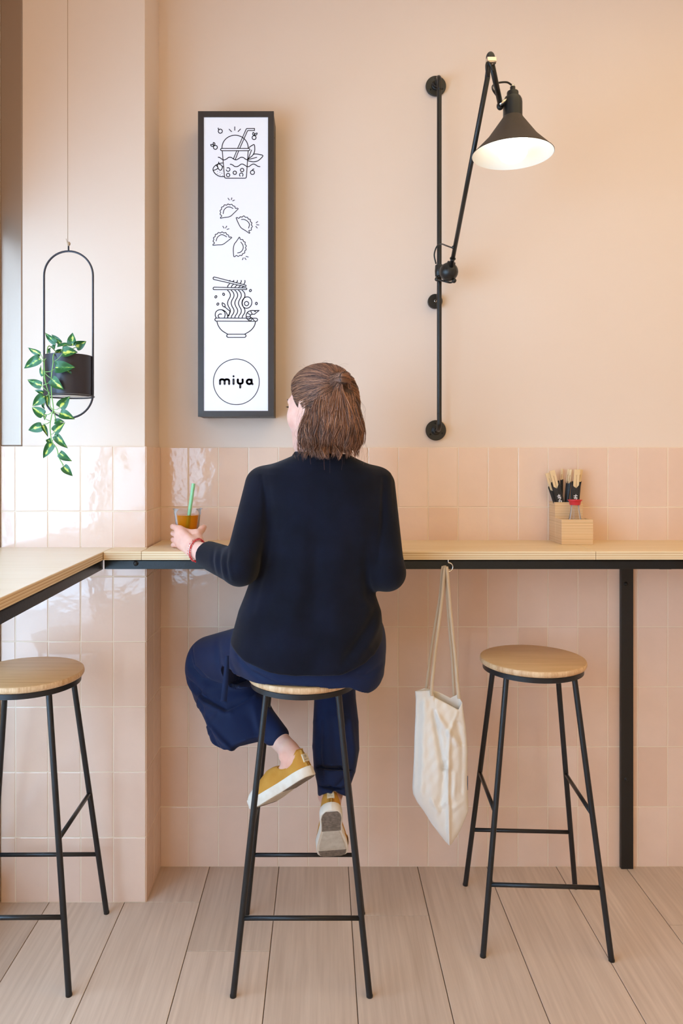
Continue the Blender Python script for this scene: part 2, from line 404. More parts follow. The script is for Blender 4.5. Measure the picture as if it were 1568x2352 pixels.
# ---------------------------------------------------------------- bar stools
def make_stool():
    t = thing('bar_stool', 'x', 'stool', (0, 0, 0), 'round oak bar stools with black steel legs')
    R = .1525
    g = G(); g.lathe([(0, .755), (R-.010, .755), (R-.003, .7585), (R, .764), (R, .768), (R-.0015, .7735), (R-.004, .775), (0, .775)], n=72)
    mi = [1 if 1 <= (i//72) <= 4 else 0 for i in range(len(g.f))]
    obj('seat', g.v, g.f, [M['seat_wood'], M['seat_edge']], t, True, mi=mi)
    g = G(); ring = [(.142*math.cos(a), .142*math.sin(a)) for a in np.linspace(0, 2*PI, 65)]
    g.lathe([(.118, .7545), (.144, .7545), (.144, .741), (.139, .739), (.139, .7495), (.118, .7495), (.118, .7545)], n=64)
    g.build('seat_ring', M['black_metal'], t, edge=40)
    def lp(sx, sy, z):
        k = (.75-z)/.75; return Vector((sx*(.094+.0785*k), sy*(.094+.0765*k), z))
    for sx in (-1, 1):
        for sy in (-1, 1):
            g = G(); g.tube([lp(sx, sy, .748), lp(sx, sy, .0)], .0079, 16, caps=False)
            o = g.build('leg', M['black_metal'], t)
            G().lathe([(.0079, .006), (.0083, .005), (.0083, .0), (0, .0)], lp(sx, sy, .0), 16).build('foot_cap', M['black_satin'], o)
    for sy in (-1, 1):
        G().tube([lp(-1, sy, .187), lp(1, sy, .187)], .006, 12).build('footrest', M['black_metal'], t)
    for sx in (-1, 1):
        G().tube([lp(sx, -1, .377), lp(sx, 1, .377)], .006, 12).build('side_stretcher', M['black_metal'], t)
    return t
def copy_tree(o, parent=None):
    c = o.copy(); COL.objects.link(c); c.parent = parent
    for ch in [x for x in bpy.data.objects if x.parent == o]: copy_tree(ch, c)
    return c
st = make_stool(); st.location = (-.053, -.430, 0); st['label'] = 'bar stool with round oak seat that the person is sitting on'
s2 = copy_tree(st); s2.location = (.620, -.288, 0); s2.rotation_euler.z = math.radians(-2.9); s2['label'] = 'empty round oak bar stool under the counter, right of the hanging tote bag'
s3 = copy_tree(st); s3.location = (-.8165, -.428, 0); s3.rotation_euler.z = math.radians(.6); s3['label'] = 'empty round oak bar stool cut by the left edge, beside the tiled pillar'

# ---------------------------------------------------------------- light box sign
def zz1(x, y): return (440+x/6.1909, 240+y/6.1895)
def zz2(x, y): return (440+x/6.1909, 600+y/6.1895)
SGY = -.111
sg = thing('lightbox_sign', 'tall illuminated white sign in a black frame with drink, dumpling and noodle drawings', 'sign', (-.2755, 0, 1.4954))
x0, x1, z0, z1 = -.3965, -.1547, 1.4954, 2.4698
G().box(x0+.001, x1-.001, SGY+.012, -.0, z0+.001, z1-.001).build('casing', M['black_satin'], sg, smooth=False)
M['sign_frame'] = mat('sign_frame', rgb(58, 54, 54), .45, .2)
b = .0185
g = G()
O = [(x0, z0), (x1, z0), (x1, z1), (x0, z1)]; I = [(x0+b, z0+b), (x1-b, z0+b), (x1-b, z1-b), (x0+b, z1-b)]
for i in range(4):
    j = (i+1) % 4
    e = .0004
    V = [(O[i][0], SGY, O[i][1]), (O[j][0], SGY, O[j][1]), (I[j][0], SGY-.0005, I[j][1]), (I[i][0], SGY-.0005, I[i][1])]
    Bk = [(p[0], SGY+.013, p[2]) for p in V]
    g.add(V+Bk, [(0, 1, 2, 3), (7, 6, 5, 4), (0, 4, 5, 1), (2, 6, 7, 3), (1, 5, 6, 2), (3, 7, 4, 0)])
g.build('frame', M['sign_frame'], sg, smooth=False)
for (px, py) in ((631.5, 317), (631.5, 892)):
    p = W(px, py, SGY+.03); G().lathe([(.0015, 0), (.0015, .0012), (0, .0014)], (x1-.001, SGY+.03, p.z), 10, (1, 0, 0)).build('screw', M['black_metal'], sg)
for px in (491, 595):
    G().lathe([(.0015, 0), (.0015, .0012), (0, .0014)], ((px-740)*2.39/1706, SGY+.022, z0+.001), 10, (0, 0, -1)).build('screw', M['black_metal'], sg)
M['sign_white'] = mat('lit_acrylic', rgb(196, 198, 206), .35)
_b = M['sign_white'].node_tree.nodes['Principled BSDF']; _b.inputs['Emission Color'].default_value = (.82, .86, 1, 1); _b.inputs['Emission Strength'].default_value = .47
PY = SGY+.003
obj('panel', [(x0+b-.001, PY, z0+b-.001), (x1-b+.001, PY, z0+b-.001), (x1-b+.001, PY, z1-b+.001), (x0+b-.001, PY, z1-b+.001)], [(0, 1, 2, 3)], M['sign_white'], sg, False)
M['ink'] = mat('sign_ink', rgb(44, 40, 46), .5)
class Draw:
    """vinyl line drawing on the panel"""
    def __init__(s, zf, w=12): s.g = G(); s.zf = zf; s.w = w
    def pt(s, x, y): p = s.zf(x, y); return W(p[0], p[1], PY-.0006)
    def line(s, pts, w=None, close=False):
        r = (w or s.w)/2/6.19*(PY-CAMY)/F; P = [s.pt(*p) for p in pts]
        if close: P.append(P[0])
        for i, a in enumerate(P):
            s.g.add([a+Vector((math.cos(t)*r, 0, math.sin(t)*r)) for t in np.arange(10)/10*2*PI], [list(range(10))])
            if i+1 < len(P):
                c = P[i+1]; d = c-a
                if d.length < 1e-6: continue
                n = Vector((-d.z, 0, d.x)).normalized()*r
                s.g.add([a+n, a-n, c-n, c+n], [(0, 1, 2, 3)])
        return s
    def curve(s, pts, w=None, close=False, sub=8):
        P = [(p[0], 0, p[1]) for p in pts]
        if close: P = [P[-1]]+P+[P[0], P[1]]
        q = smooth_path(P, sub)
        if close: q = q[sub:-sub]
        return s.line([(p.x, p.z) for p in q], w)
    def arc(s, cx, cy, rx, ry, a0=0, a1=360, n=28, w=None, rot=0):
        c, sn = math.cos(math.radians(rot)), math.sin(math.radians(rot)); P = []
        for i in range(n+1):
            t = math.radians(a0+(a1-a0)*i/n); x, y = rx*math.cos(t), ry*math.sin(t); P.append((cx+x*c-y*sn, cy+x*sn+y*c))
        return s.line(P, w)
    def done(s, name, label=None): return s.g.build(name, M['ink'], sg, smooth=False, label=label)
# drink
d = Draw(zz1)
d.arc(617, 615, 186, 178, 180, 360, 40)
d.curve([(430, 625), (418, 628), (411, 641), (418, 654), (430, 657)]); d.line([(430, 625), (808, 625)]); d.line([(430, 657), (808, 657)]); d.curve([(808, 625), (820, 628), (825, 641), (820, 654), (808, 657)])
d.line([(435, 660), (466, 1022)]); d.curve([(466, 1022), (471, 1040), (490, 1048)]); d.line([(490, 1048), (755, 1048)]); d.curve([(755, 1048), (772, 1042), (779, 1020)]); d.line([(779, 1020), (803, 660)])
d.line([(655, 620), (775, 350), (785, 341), (893, 341), (893, 370), (800, 370), (792, 378), (685, 620)])
d.line([(640, 660), (597, 765)]); d.line([(668, 660), (622, 778)])
d.curve([(377, 750), (400, 755), (430, 778), (460, 788), (495, 775), (520, 755), (545, 750), (570, 757), (600, 778), (630, 787), (660, 775), (690, 755), (715, 750), (740, 758), (770, 780), (800, 786)])
d.line([(800, 786), (850, 648)]); d.curve([(815, 612), (845, 590), (888, 572), (897, 630), (890, 680), (862, 728), (800, 775)])
d.curve([(873, 708), (910, 704), (960, 710), (1012, 728), (975, 775), (930, 805), (870, 815), (795, 798)]); d.line([(805, 782), (925, 752)])
d.curve([(548, 850), (575, 855), (610, 880), (640, 884), (670, 872), (700, 850), (725, 848), (755, 862), (785, 882), (815, 882), (845, 860), (875, 847), (905, 855), (940, 878), (970, 884)])
for cx, cy in ((613, 970), (717, 932), (518, 1003)): d.arc(cx, cy, 24, 24)
d.arc(518, 924, 26, 26, -130, 170, 20); d.arc(705, 1000, 25, 25, 130, 410, 20)
for cx, cy, st0 in ((407, 380, ((377, 335), (380, 352), (394, 358))), (864, 966, ((884, 916), (868, 925), (860, 940)))):
    d.arc(cx, cy, 29, 29); d.curve(st0)
for cx, cy, l1, l2 in ((887, 471, [(888, 438), (866, 425), (875, 398), (893, 418), (888, 438)], [(890, 438), (903, 415), (930, 407), (922, 430), (895, 440)]),
                       (337, 609, [(312, 592), (285, 595), (270, 572), (300, 570), (316, 588)], [(318, 585), (305, 560), (312, 540), (330, 555), (326, 582)])):
    d.arc(cx, cy, 28, 28); d.curve(l1); d.curve(l2)
for a, c in (((533, 352), (567, 386)), ((613, 318), (613, 366)), ((694, 350), (660, 384))): d.line([a, c])
d.curve([(440, 832), (400, 838), (350, 858), (315, 890), (303, 925), (320, 965), (355, 1000), (400, 1022), (458, 1025)])
d.curve([(312, 935), (345, 925), (375, 902), (362, 880), (345, 862)]); d.curve([(385, 818), (380, 842), (368, 860), (370, 892), (385, 920), (410, 935), (430, 915), (435, 885), (420, 862), (390, 846)]); d.line([(432, 884), (448, 884)])
for q in ((366, 948), (399, 962), (430, 975), (370, 985), (404, 1000), (445, 945), (442, 1010)): d.line([q, (q[0]+1, q[1]+2)], 9)
d.done('drink_drawing')
# dumplings
def dumpling(back, rim, inner, ticks):
    d = Draw(zz1, 10.5); d.curve(back)
    P = smooth_path([(p[0], 0, p[1]) for p in rim], 10); L_ = [0]
    for a, c in zip(P[:-1], P[1:]): L_.append(L_[-1]+(c-a).length)
    q = []
    for i, a in enumerate(P):
        t = P[min(i+1, len(P)-1)]-P[max(i-1, 0)]; n = Vector((t.z, 0, -t.x)).normalized()
        q.append((a.x+n.x*6.5*math.sin(L_[i]/L_[-1]*2*PI*8.5), a.z+n.z*6.5*math.sin(L_[i]/L_[-1]*2*PI*8.5)))
    d.line(q); d.curve(inner)
    for a, c in ticks: d.line([a, c])
    d.done('dumpling_drawing')
dumpling([(410, 1618), (470, 1606), (545, 1592), (600, 1545), (662, 1484)], [(410, 1618), (422, 1590), (406, 1540), (420, 1485), (455, 1440), (525, 1420), (585, 1432), (625, 1470), (662, 1484)], [(448, 1552), (460, 1500), (500, 1462), (545, 1458), (588, 1478)], [((517, 1332), (535, 1358)), ((571, 1327), (563, 1354)), ((607, 1358), (583, 1371))])
dumpling([(632, 1612), (660, 1680), (700, 1750), (760, 1790), (822, 1832)], [(632, 1612), (668, 1612), (735, 1590), (790, 1610), (835, 1650), (855, 1710), (850, 1770), (818, 1800), (822, 1832)], [(707, 1634), (750, 1636), (795, 1662), (822, 1705), (808, 1757)], [((938, 1664), (916, 1682)), ((922, 1708), (955, 1712)), ((912, 1732), (932, 1756))])
dumpling([(302, 2002), (370, 1996), (440, 1990), (500, 1950), (570, 1893)], [(302, 2002), (318, 1972), (308, 1930), (322, 1885), (360, 1835), (430, 1818), (490, 1832), (535, 1880), (570, 1893)], [(348, 1940), (365, 1890), (410, 1855), (450, 1855), (497, 1880)], [((443, 1730), (460, 1757)), ((498, 1728), (482, 1757)), ((530, 1766), (503, 1777))])
dumpling([(677, 1885), (640, 1940), (605, 1990), (592, 2060), (598, 2160)], [(677, 1885), (685, 1905), (735, 1935), (765, 1985), (770, 2050), (745, 2110), (690, 2150), (640, 2152), (598, 2160)], [(700, 1956), (728, 2000), (730, 2050), (700, 2095), (652, 2110)], [((773, 2158), (804, 2169)), ((755, 2180), (773, 2206)), ((733, 2180), (721, 2208))])
# noodle bowl
d = Draw(zz2)
def pill(a, c, r0, r1):
    a = Vector((a[0], 0, a[1])); c = Vector((c[0], 0, c[1])); t = (c-a).normalized(); n = Vector((-t.z, 0, t.x)); P = []
    for k in range(9): an = PI/2+PI*k/8; P.append(a+t*math.cos(an)*r0+n*math.sin(an)*r0)
    for k in range(9): an = -PI/2+PI*k/8; P.append(c+t*math.cos(an)*r1+n*math.sin(an)*r1)
    d.line([(p.x, p.z) for p in P], close=True)
pill((322, 242), (762, 350), 18, 11); pill((322, 387), (772, 392), 18, 12); pill((352, 830), (914, 832), 22, 22); pill((520, 1060), (750, 1060), 22, 22)
for x in (510, 562, 614, 666, 718):
    d.curve([(x, 412), (x+32, 450), (x+38, 500), (x+8, 560), (x, 600), (x+12, 640), (x+38, 690), (x+34, 735), (x+8, 775), (x, 802)])
for x, y0, ye in ((510, 320, 368), (562, 330, 374), (614, 342, 376), (666, 350, 378), (712, 358, 380)): d.curve([(x+30, y0), (x+8, (y0+ye)/2), (x, ye)])
for x, y0, ye in ((545, 272, 280), (598, 273, 290), (650, 273, 303), (704, 273, 315), (757, 273, 328)): d.curve([(x, y0), (x, (y0+ye)/2), (x-16, ye)])
d.curve([(358, 855), (380, 920), (430, 985), (510, 1036)]); d.curve([(908, 855), (890, 920), (838, 985), (755, 1036)])
d.curve([(345, 800), (335, 765), (345, 720), (385, 692), (430, 690), (475, 712), (505, 755), (515, 800)]); d.curve([(430, 690), (465, 720), (475, 760), (465, 802)]); d.curve([(425, 752), (395, 752), (375, 778), (390, 800)])
d.curve([(545, 710), (500, 675), (468, 645)]); d.curve([(435, 590), (470, 612), (472, 650), (445, 640), (433, 610), (435, 590)]); d.curve([(545, 710), (530, 770), (518, 775)])
d.arc(785, 588, 70, 82, 0, 360, 36, rot=12); d.arc(780, 602, 30, 30)
for cx, cy, r in ((835, 417, 30), (454, 470, -20), (344, 506, 30), (372, 609, 30), (920, 601, 0)): d.arc(cx, cy, 17, 13, rot=r+90)
d.curve([(958, 700), (900, 702), (845, 702), (800, 720), (775, 765), (780, 810), (815, 842), (840, 848)]); d.line([(958, 700), (890, 755), (862, 752)]); d.curve([(862, 752), (835, 768), (835, 795), (862, 812), (890, 846)])
for a, c in (((840, 708), (858, 750)), ((788, 730), (835, 765)), ((775, 788), (835, 785)), ((800, 835), (845, 808)), ((840, 848), (862, 815)), ((890, 706), (902, 718)), ((902, 718), (912, 704))): d.line([a, c])
d.done('noodle_bowl_drawing')
d = Draw(zz2)
d.arc(635, 1715, 326, 324, 0, 360, 72, w=11)
w = 30
d.line([(404, 1745), (404, 1690)], w); d.curve([(404, 1696), (415, 1682), (440, 1680), (455, 1684)], w); d.line([(455, 1684), (468, 1698), (468, 1745)], w); d.curve([(468, 1696), (485, 1681), (510, 1680), (525, 1686), (532, 1700)], w); d.line([(532, 1700), (532, 1745)], w)
d.line([(595, 1680), (595, 1745)], w); d.line([(595, 1635), (595, 1636)], 28)
d.curve([(656, 1682), (656, 1720), (668, 1736), (690, 1740), (712, 1736), (724, 1720), (724, 1682)], w); d.line([(690, 1740), (690, 1795)], w)
d.arc(818, 1714, 34, 32, 0, 360, 28, w=w); d.line([(851, 1682), (852, 1735), (865, 1747)], w)
d.done('logo')
# ---------------------------------------------------------------- articulated wall lamp
lamp = thing('wall_lamp', 'black swing-arm wall lamp with conical shade, lit, on a long vertical wall rod', 'lamp', (.378, 0, 2.03))
BM = M['black_metal']
M['lamp_black'] = mat('lamp_black', rgb(34, 36, 37), .33, .2, bump=(600, .2))
BM = M['lamp_black']
RX, RY = .3785, -.075
zt, zb = 2.604, 1.456
pts = smooth_path([(RX, -.002, zt), (RX, -.035, zt), (RX, -.06, zt-.001), (RX, RY-.001, zt-.018), (RX, RY, zt-.05), (RX, RY, zt-.1), (RX, RY, 2.0), (RX, RY, zb+.1), (RX, RY, zb+.05), (RX, RY-.001, zb+.018), (RX, -.06, zb+.001), (RX, -.035, zb), (RX, -.002, zb)], 6)
G().tube(pts, .0077, 16).build('rod', BM, lamp)
for z in (zt, zb):
    g = G(); g.lathe([(0, .0), (.034, .0), (.034, .0045), (.0325, .0062), (.016, .0068), (.0155, .012), (.0125, .0135), (.0125, .022), (.0085, .023)], (RX, 0, z), 40, (0, -1, 0))
    o = g.build('wall_flange', BM, lamp, edge=30)
    for a in (95, 215, 335): G().lathe([(.0032, .0066), (.0032, .0074), (0, .0076)], (RX+.024*math.cos(math.radians(a)), 0, z+.024*math.sin(math.radians(a))), 12, (0, -1, 0)).build('screw', M['black_metal'], o)
# small cable outlet rose
p = W(998, 693.4, 0)
o = G().lathe([(0, 0), (.0242, 0), (.0242, .012), (.0225, .0145), (0, .015)], (p.x, 0, p.z), 36, (0, -1, 0)).build('cable_rose', BM, lamp, edge=30)
G().lathe([(.0045, .0148), (.0045, .017), (.003, .0175)], (p.x, 0, p.z), 16, (0, -1, 0)).build('ferrule', M['chrome'], o)
clampz = W(1007, 622, RY).z
G().tube(smooth_path([(p.x, -.012, p.z), (p.x+.002, -.04, p.z+.012), (RX-.002, RY+.012, p.z+.05), (RX-.004, RY+.0115, clampz-.02), (RX-.006, RY+.008, clampz)], 6), .0022, 8).build('cable', BM, lamp)
# clamp and ball joint
bc = W(1030.3, 624.4, -.125)
g = G(); g.lathe([(.0115, -.019), (.0135, -.017), (.0145, 0), (.0135, .017), (.0115, .019), (.0077, .0195)], (RX, RY, clampz), 24); g.lathe([(.0077, -.0195), (.0115, -.019)], (RX, RY, clampz), 24)
g.tube([(RX, RY, clampz), (RX+.012, RY-.015, clampz), (bc.x, bc.y, clampz)], .0115, 16)
g.build('clamp', BM, lamp)
g = G(); g.sphere(bc, .0296, 20); g.build('ball_joint', BM, lamp)
g = G(); g.tube([bc+Vector((0, -.004, .0)), bc+Vector((.006, -.018, .027))], [.018, .0125], 20); g.build('socket_cap', BM, lamp)
for (px, py, yy) in ((1003, 641, RY-.012), (1042.5, 645, bc.y-.008)):
    q = W(px, py, yy); G().lathe([(0, -.006), (.0055, -.006), (.0068, -.003), (.0068, .004), (.005, .0065), (0, .007)], q, 18, (0, -1, .15)).build('knob', BM, lamp)
G().tube(smooth_path([W(1003, 641, RY-.012), bc+Vector((-.01, 0, -.031)), bc+Vector((.006, 0, -.034)), W(1042.5, 645, bc.y-.006)], 5), .003, 8).build('spring_wire', BM, lamp)
a0 = W(1036, 612, -.15); a1 = W(1120.5, 172, -.60)
dirv = (a1-a0).normalized()
G().tube([a0, a1-dirv*.004], .0066, 16).build('lower_arm', BM, lamp)
cl = a0+(a1-a0)*.05; G().lathe([(.0068, -.001), (.0092, -.001), (.0092, .0012), (.0068, .0012)], cl, 20, dirv).build('arm_ring', BM, lamp)
q = a0+(a1-a0)*.12
G().tube(smooth_path([W(1001, 606, RY), W(997, 585, RY-.01), W(1003, 566, RY-.02), W(1013, 560.5, -.12), W(1024, 564, -.16), q+Vector((-.006, 0, -.002))], 7), .0024, 8).build('cable', BM, lamp)
G().sphere(q+Vector((-.005, -.001, 0)), .0055, 8).build('cable_inlet', BM, lamp)
# elbow
el = W(1126, 141, -.60)
g = G(); g.tube([a1-dirv*.01, a1+Vector((.0, 0, .012)), el+Vector((-.001, 0, .012)), el+Vector((0, 0, .022))], [.0068, .0062, .010, .003], 20); g.sphere(el+Vector((0, 0, .008)), .0115, 14, (1, .8, 1.45)); g.build('elbow', BM, lamp)
G().box(el.x-.0115, el.x+.0130, el.y-.0125, el.y+.006, el.z-.0085, el.z+.0060, .002).build('elbow_clip', M['chrome'], lamp)
G().tube(smooth_path([a1-dirv*.012+Vector((0, -.004, 0)), W(1116, 157, -.61), W(1117, 145, -.612), W(1122, 143, -.612), W(1127, 152, -.61), W(1131, 162, -.605)], 6), .0022, 8).build('cable', BM, lamp)
hd = W(1149, 240, -.49)
LX = .5123; LY = -.48
G().tube([el+Vector((.001, 0, .004)), hd+Vector((.001, 0, -.006))], [.0074, .0070], 14).build('upper_arm', BM, lamp)
g = G(); g.sphere(hd+Vector((-.001, 0, -.004)), .0095, 12, (1, .8, 1.2)); g.tube([hd, Vector((LX-.015, LY, hd.z+.004))], .0055, 10); g.build('head_joint', BM, lamp)
G().tube([hd+Vector((-.005, -.0095, -.006)), hd+Vector((.012, -.0095, .007))], .0085, 4, flat=.6).build('head_clip', M['chrome'], lamp)
G().lathe([(.0252, 2.272), (.0256, 2.278), (.0256, 2.318), (.0245, 2.327), (.021, 2.334), (.016, 2.3365), (.0155, 2.3365), (.0155, 2.347), (.0145, 2.3495), (.0075, 2.3505), (.0070, 2.3505), (.0070, 2.362), (.005, 2.364), (0, 2.364)], (LX, LY, 0), 40).build('lamp_holder', BM, lamp, edge=35)
G().lathe([(.0055, 2.363), (.0055, 2.3665), (.003, 2.367)], (LX, LY, 0), 16).build('ferrule', M['chrome'], lamp)
cs = Vector((LX, LY, 2.366))
G().tube(smooth_path([cs, W(1174, 195, LY), W(1164, 189, LY-.004), W(1148, 189.5, LY-.012), W(1136, 193, LY-.02), W(1130.5, 199, LY-.026), W(1132, 207, -.52), W(1139, 218, -.51), W(1144, 224, -.505)], 7), .0026, 8).build('cable', BM, lamp)
# shade: dark outside, white inside; both skins of one spun cone
M['shade_out'] = mat('shade_enamel', rgb(74, 62, 52), .55, .2, bump=(700, .5), var=(500, rgb(58, 50, 44)))
zr = 2.181; R0 = .1072; zn = 2.2765
sh = G().lathe([(.0252, zn+.006), (.0285, zn), (R0*.62, zr+.0425), (R0-.001, zr+.0015), (R0+.001, zr), (R0, zr-.001)], (LX, LY, 0), 72).build('shade', M['shade_out'], lamp)
G().lathe([(R0, zr-.001), (R0-.0022, zr+.001), (R0*.61, zr+.0405), (.028, zn-.003), (.02, zn-.003), (.02, zn+.02), (0, zn+.02)], (LX, LY, 0), 72).build('reflector', M['white_paint'], sh, label='white inside of the shade')
M['bulb'] = mat('lit_bulb', (1, 1, 1, 1), .3)
_b = M['bulb'].node_tree.nodes['Principled BSDF']; _b.inputs['Emission Color'].default_value = (1, .93, .8, 1); _b.inputs['Emission Strength'].default_value = 2.6
rb = .0395; pr = [(.012, 2.292), (.015, 2.276), (.028, 2.262), (rb, 2.243), (rb, 2.19)]+[(rb*math.cos(a), 2.19-rb*.85*math.sin(a)) for a in np.linspace(0.1, PI/2, 9)]
G().lathe(pr, (LX, LY, 0), 40).build('bulb', M['bulb'], lamp, label='glowing white bulb')

# ---------------------------------------------------------------- hanging planter
HY = -.43
def z5(x, y, dy=0): return W(x/3.9194, 520+y/3.92, HY+dy)
pc = W(157.3, 765, HY)
pl = thing('hanging_planter', 'black oval-ring hanging planter with trailing variegated ivy in front of the left pillar', 'planter', (pc.x, HY, W(157, 962, HY).z))
M['pot'] = mat('pot_black', rgb(42, 41, 50), .38, .1)
rr = .0675; zc1 = W(157, 634, HY).z; zc2 = W(157, 903, HY).z-.0
top_z = W(157, 577, HY).z; bot_z = W(157, 960, HY).z
c1 = top_z-rr; c2 = bot_z+rr
P = [(pc.x+rr*math.cos(a), HY, c1+rr*math.sin(a)) for a in np.linspace(0, PI, 25)]+[(pc.x+rr*math.cos(a), HY, c2+rr*math.sin(a)) for a in np.linspace(PI, 2*PI, 25)]
P.append(P[0]); G().tube(P, .0027, 10, caps=False, up=(0, 1, 0)).build('ring_frame', M['pot'], pl)
pz0, pz1 = W(157, 908, HY).z, W(157, 818.5, HY).z; pr_ = .0648
G().lathe([(pr_-.004, pz0+.004), (pr_-.001, pz0), (pr_, pz0+.001), (pr_, pz1), (pr_-.0015, pz1+.001), (pr_-.003, pz1), (pr_-.003, pz1-.03), (0, pz1-.03)], (pc.x, HY, 0), 56).build('pot', M['pot'], pl, edge=40)
G().lathe([(0, pz0+.0005), (pr_-.006, pz0+.0005), (pr_-.004, pz0+.005)], (pc.x, HY, 0), 48).build('saucer', M['white_paint'], pl, label='white underside of the pot')
G().tube([(pc.x+rr*math.cos(a), HY+rr*math.sin(a), pz0-.003) for a in np.linspace(0, 2*PI, 49)], .0022, 8, caps=False).build('support_ring', M['pot'], pl)
G().tube([(pc.x, HY, top_z), (pc.x, HY, top_z+.014)], .0024, 10).build('loop', M['pot'], pl)
kn = Vector((pc.x+.0, HY, top_z+.0155))
M['cord'] = mat('jute_cord', rgb(176, 150, 122), .9, bump=(900, .5))
g = G(); g.sphere(kn+Vector((.0015, -.002, .0045)), .0045, 8, (1, 1, 1.3)); g.tube([kn, kn+Vector((-.004, -.003, .012)), kn+Vector((-.0055, -.003, .018))], .0008, 6)
g.tube([kn+Vector((-.002, 0, .0)), W(155.5, 300, HY), W(155.5, -60, HY), (W(155.5, -60, HY).x, HY, ZC)], .0009, 6)
g.build('cord', M['cord'], pl)
M['stem'] = mat('vine_stem', rgb(126, 176, 96), .5, sss=.1)
m = M['leaf'] = mat('variegated_leaf', rgb(44, 112, 50), .38, spec=.4, coat=.15)
nt = m.node_tree; N = nt.nodes; L = nt.links; bs = N['Principled BSDF']
uv = N.new('ShaderNodeUVMap'); sp = N.new('ShaderNodeSeparateXYZ'); L.new(uv.outputs[0], sp.inputs[0])
ge = N.new('ShaderNodeNewGeometry'); nz = N.new('ShaderNodeTexNoise'); nz.inputs['Scale'].default_value = 70; nz.inputs['Detail'].default_value = 4; L.new(ge.outputs['Position'], nz.inputs['Vector'])
sb = N.new('ShaderNodeMath'); sb.operation = 'SUBTRACT'; L.new(sp.outputs['X'], sb.inputs[0]); sb.inputs[1].default_value = .5
ab = N.new('ShaderNodeMath'); ab.operation = 'ABSOLUTE'; L.new(sb.outputs[0], ab.inputs[0])
mu = N.new('ShaderNodeMath'); mu.operation = 'MULTIPLY_ADD'; mu.inputs[1].default_value = -1.15; mu.inputs[2].default_value = .08; L.new(ab.outputs[0], mu.inputs[0])
ad = N.new('ShaderNodeMath'); ad.operation = 'ADD'; L.new(mu.outputs[0], ad.inputs[0]); L.new(nz.outputs[0], ad.inputs[1])
r = N.new('ShaderNodeValToRGB'); e = r.color_ramp.elements; e[0].position = .50; e[0].color = rgb(60, 128, 62); e[1].position = .585; e[1].color = rgb(206, 214, 96)
e2 = e.new(.38); e2.color = rgb(34, 92, 48)
L.new(ad.outputs[0], r.inputs[0]); L.new(r.outputs[0], bs.inputs['Base Color'])
bs.inputs['Transmission Weight'].default_value = 0
stems = []
def stem(pts, r=.0016, dy0=0, dy1=0, dys=None):
    n = len(pts); P = [z5(x, y, (dys[i] if dys else dy0+(dy1-dy0)*i/(n-1))) for i, (x, y) in enumerate(pts)]; q = smooth_path(P, 6); stems.append((q, r)); return q
FR = -.073
stem([(560, 1175), (520, 1130), (490, 1145), (478, 1180), (478, 1230), (465, 1330), (462, 1400), (465, 1520), (480, 1640), (465, 1700), (450, 1800), (465, 1930), (510, 2000), (530, 2080), (570, 2150)], .0015, dys=[-.01, -.03, -.06, FR, FR, FR, FR, FR, FR-.0, FR, FR, FR, FR, FR, FR])
stem([(540, 1170), (460, 1085), (430, 1090), (420, 1180), (400, 1210), (400, 1310), (410, 1400), (445, 1530), (450, 1620), (480, 1660), (500, 1730)], .0014, dys=[0, -.02, -.03, -.045, -.05, -.06, -.065, -.07, -.07, -.07, -.07])
stem([(570, 1180), (560, 1130), (600, 1080), (650, 1060)], .0013, dy0=-.02, dy1=-.05); stem([(590, 1175), (640, 1110), (690, 1085)], .0012, dy0=-.02, dy1=-.03)
gl = G(); UVs = []
def leaf(b_, t, w, dy=FR, tilt=0., curl=.12, stemto=None, back=0):
    a = z5(b_[0], b_[1], dy); c = z5(t[0], t[1], dy+back); ax = c-a; Ln = ax.length; ax.normalize()
    toward = Vector((0, -1, 0)); side = ax.cross(toward).normalized(); n = side.cross(ax).normalized()
    if n.y > 0: n = -n
    side = (side*math.cos(tilt)+n*math.sin(tilt)); n = ax.cross(side); n = -n if n.y > 0 else n
    hw = w/2/3.92*(HY-CAMY)/F; nu, nv = 6, 9; V = []; Fc = []; U = []
    for j in range(nv+1):
        t_ = j/nv; prof = (math.sin(PI*min(1, t_**.62*1.0))**.75)*(1-.35*t_**3) if 0 < t_ < 1 else 0
        basein = .0
        for i in range(nu+1):
            s = i/nu*2-1; x = s*hw*prof
            along = t_*Ln - abs(s)*prof*.10*Ln*(1-t_)**2*2.0
            h = abs(s)*hw*prof*.45 - curl*Ln*(t_**2) + .0012*math.sin(7*t_+3*s)
            V.append(a+ax*along+side*x+n*h); U.append((i/nu, t_))
    k = nu+1
    for j in range(nv):
        for i in range(nu): Fc.append((j*k+i, j*k+i+1, (j+1)*k+i+1, (j+1)*k+i))
    gl.add(V, Fc); UVs.extend(U)
    if stemto: stems.append((smooth_path([z5(stemto[0], stemto[1], dy), z5((stemto[0]+b_[0])/2+4, (stemto[1]+b_[1])/2+6, dy-.003), a], 4), .0009))
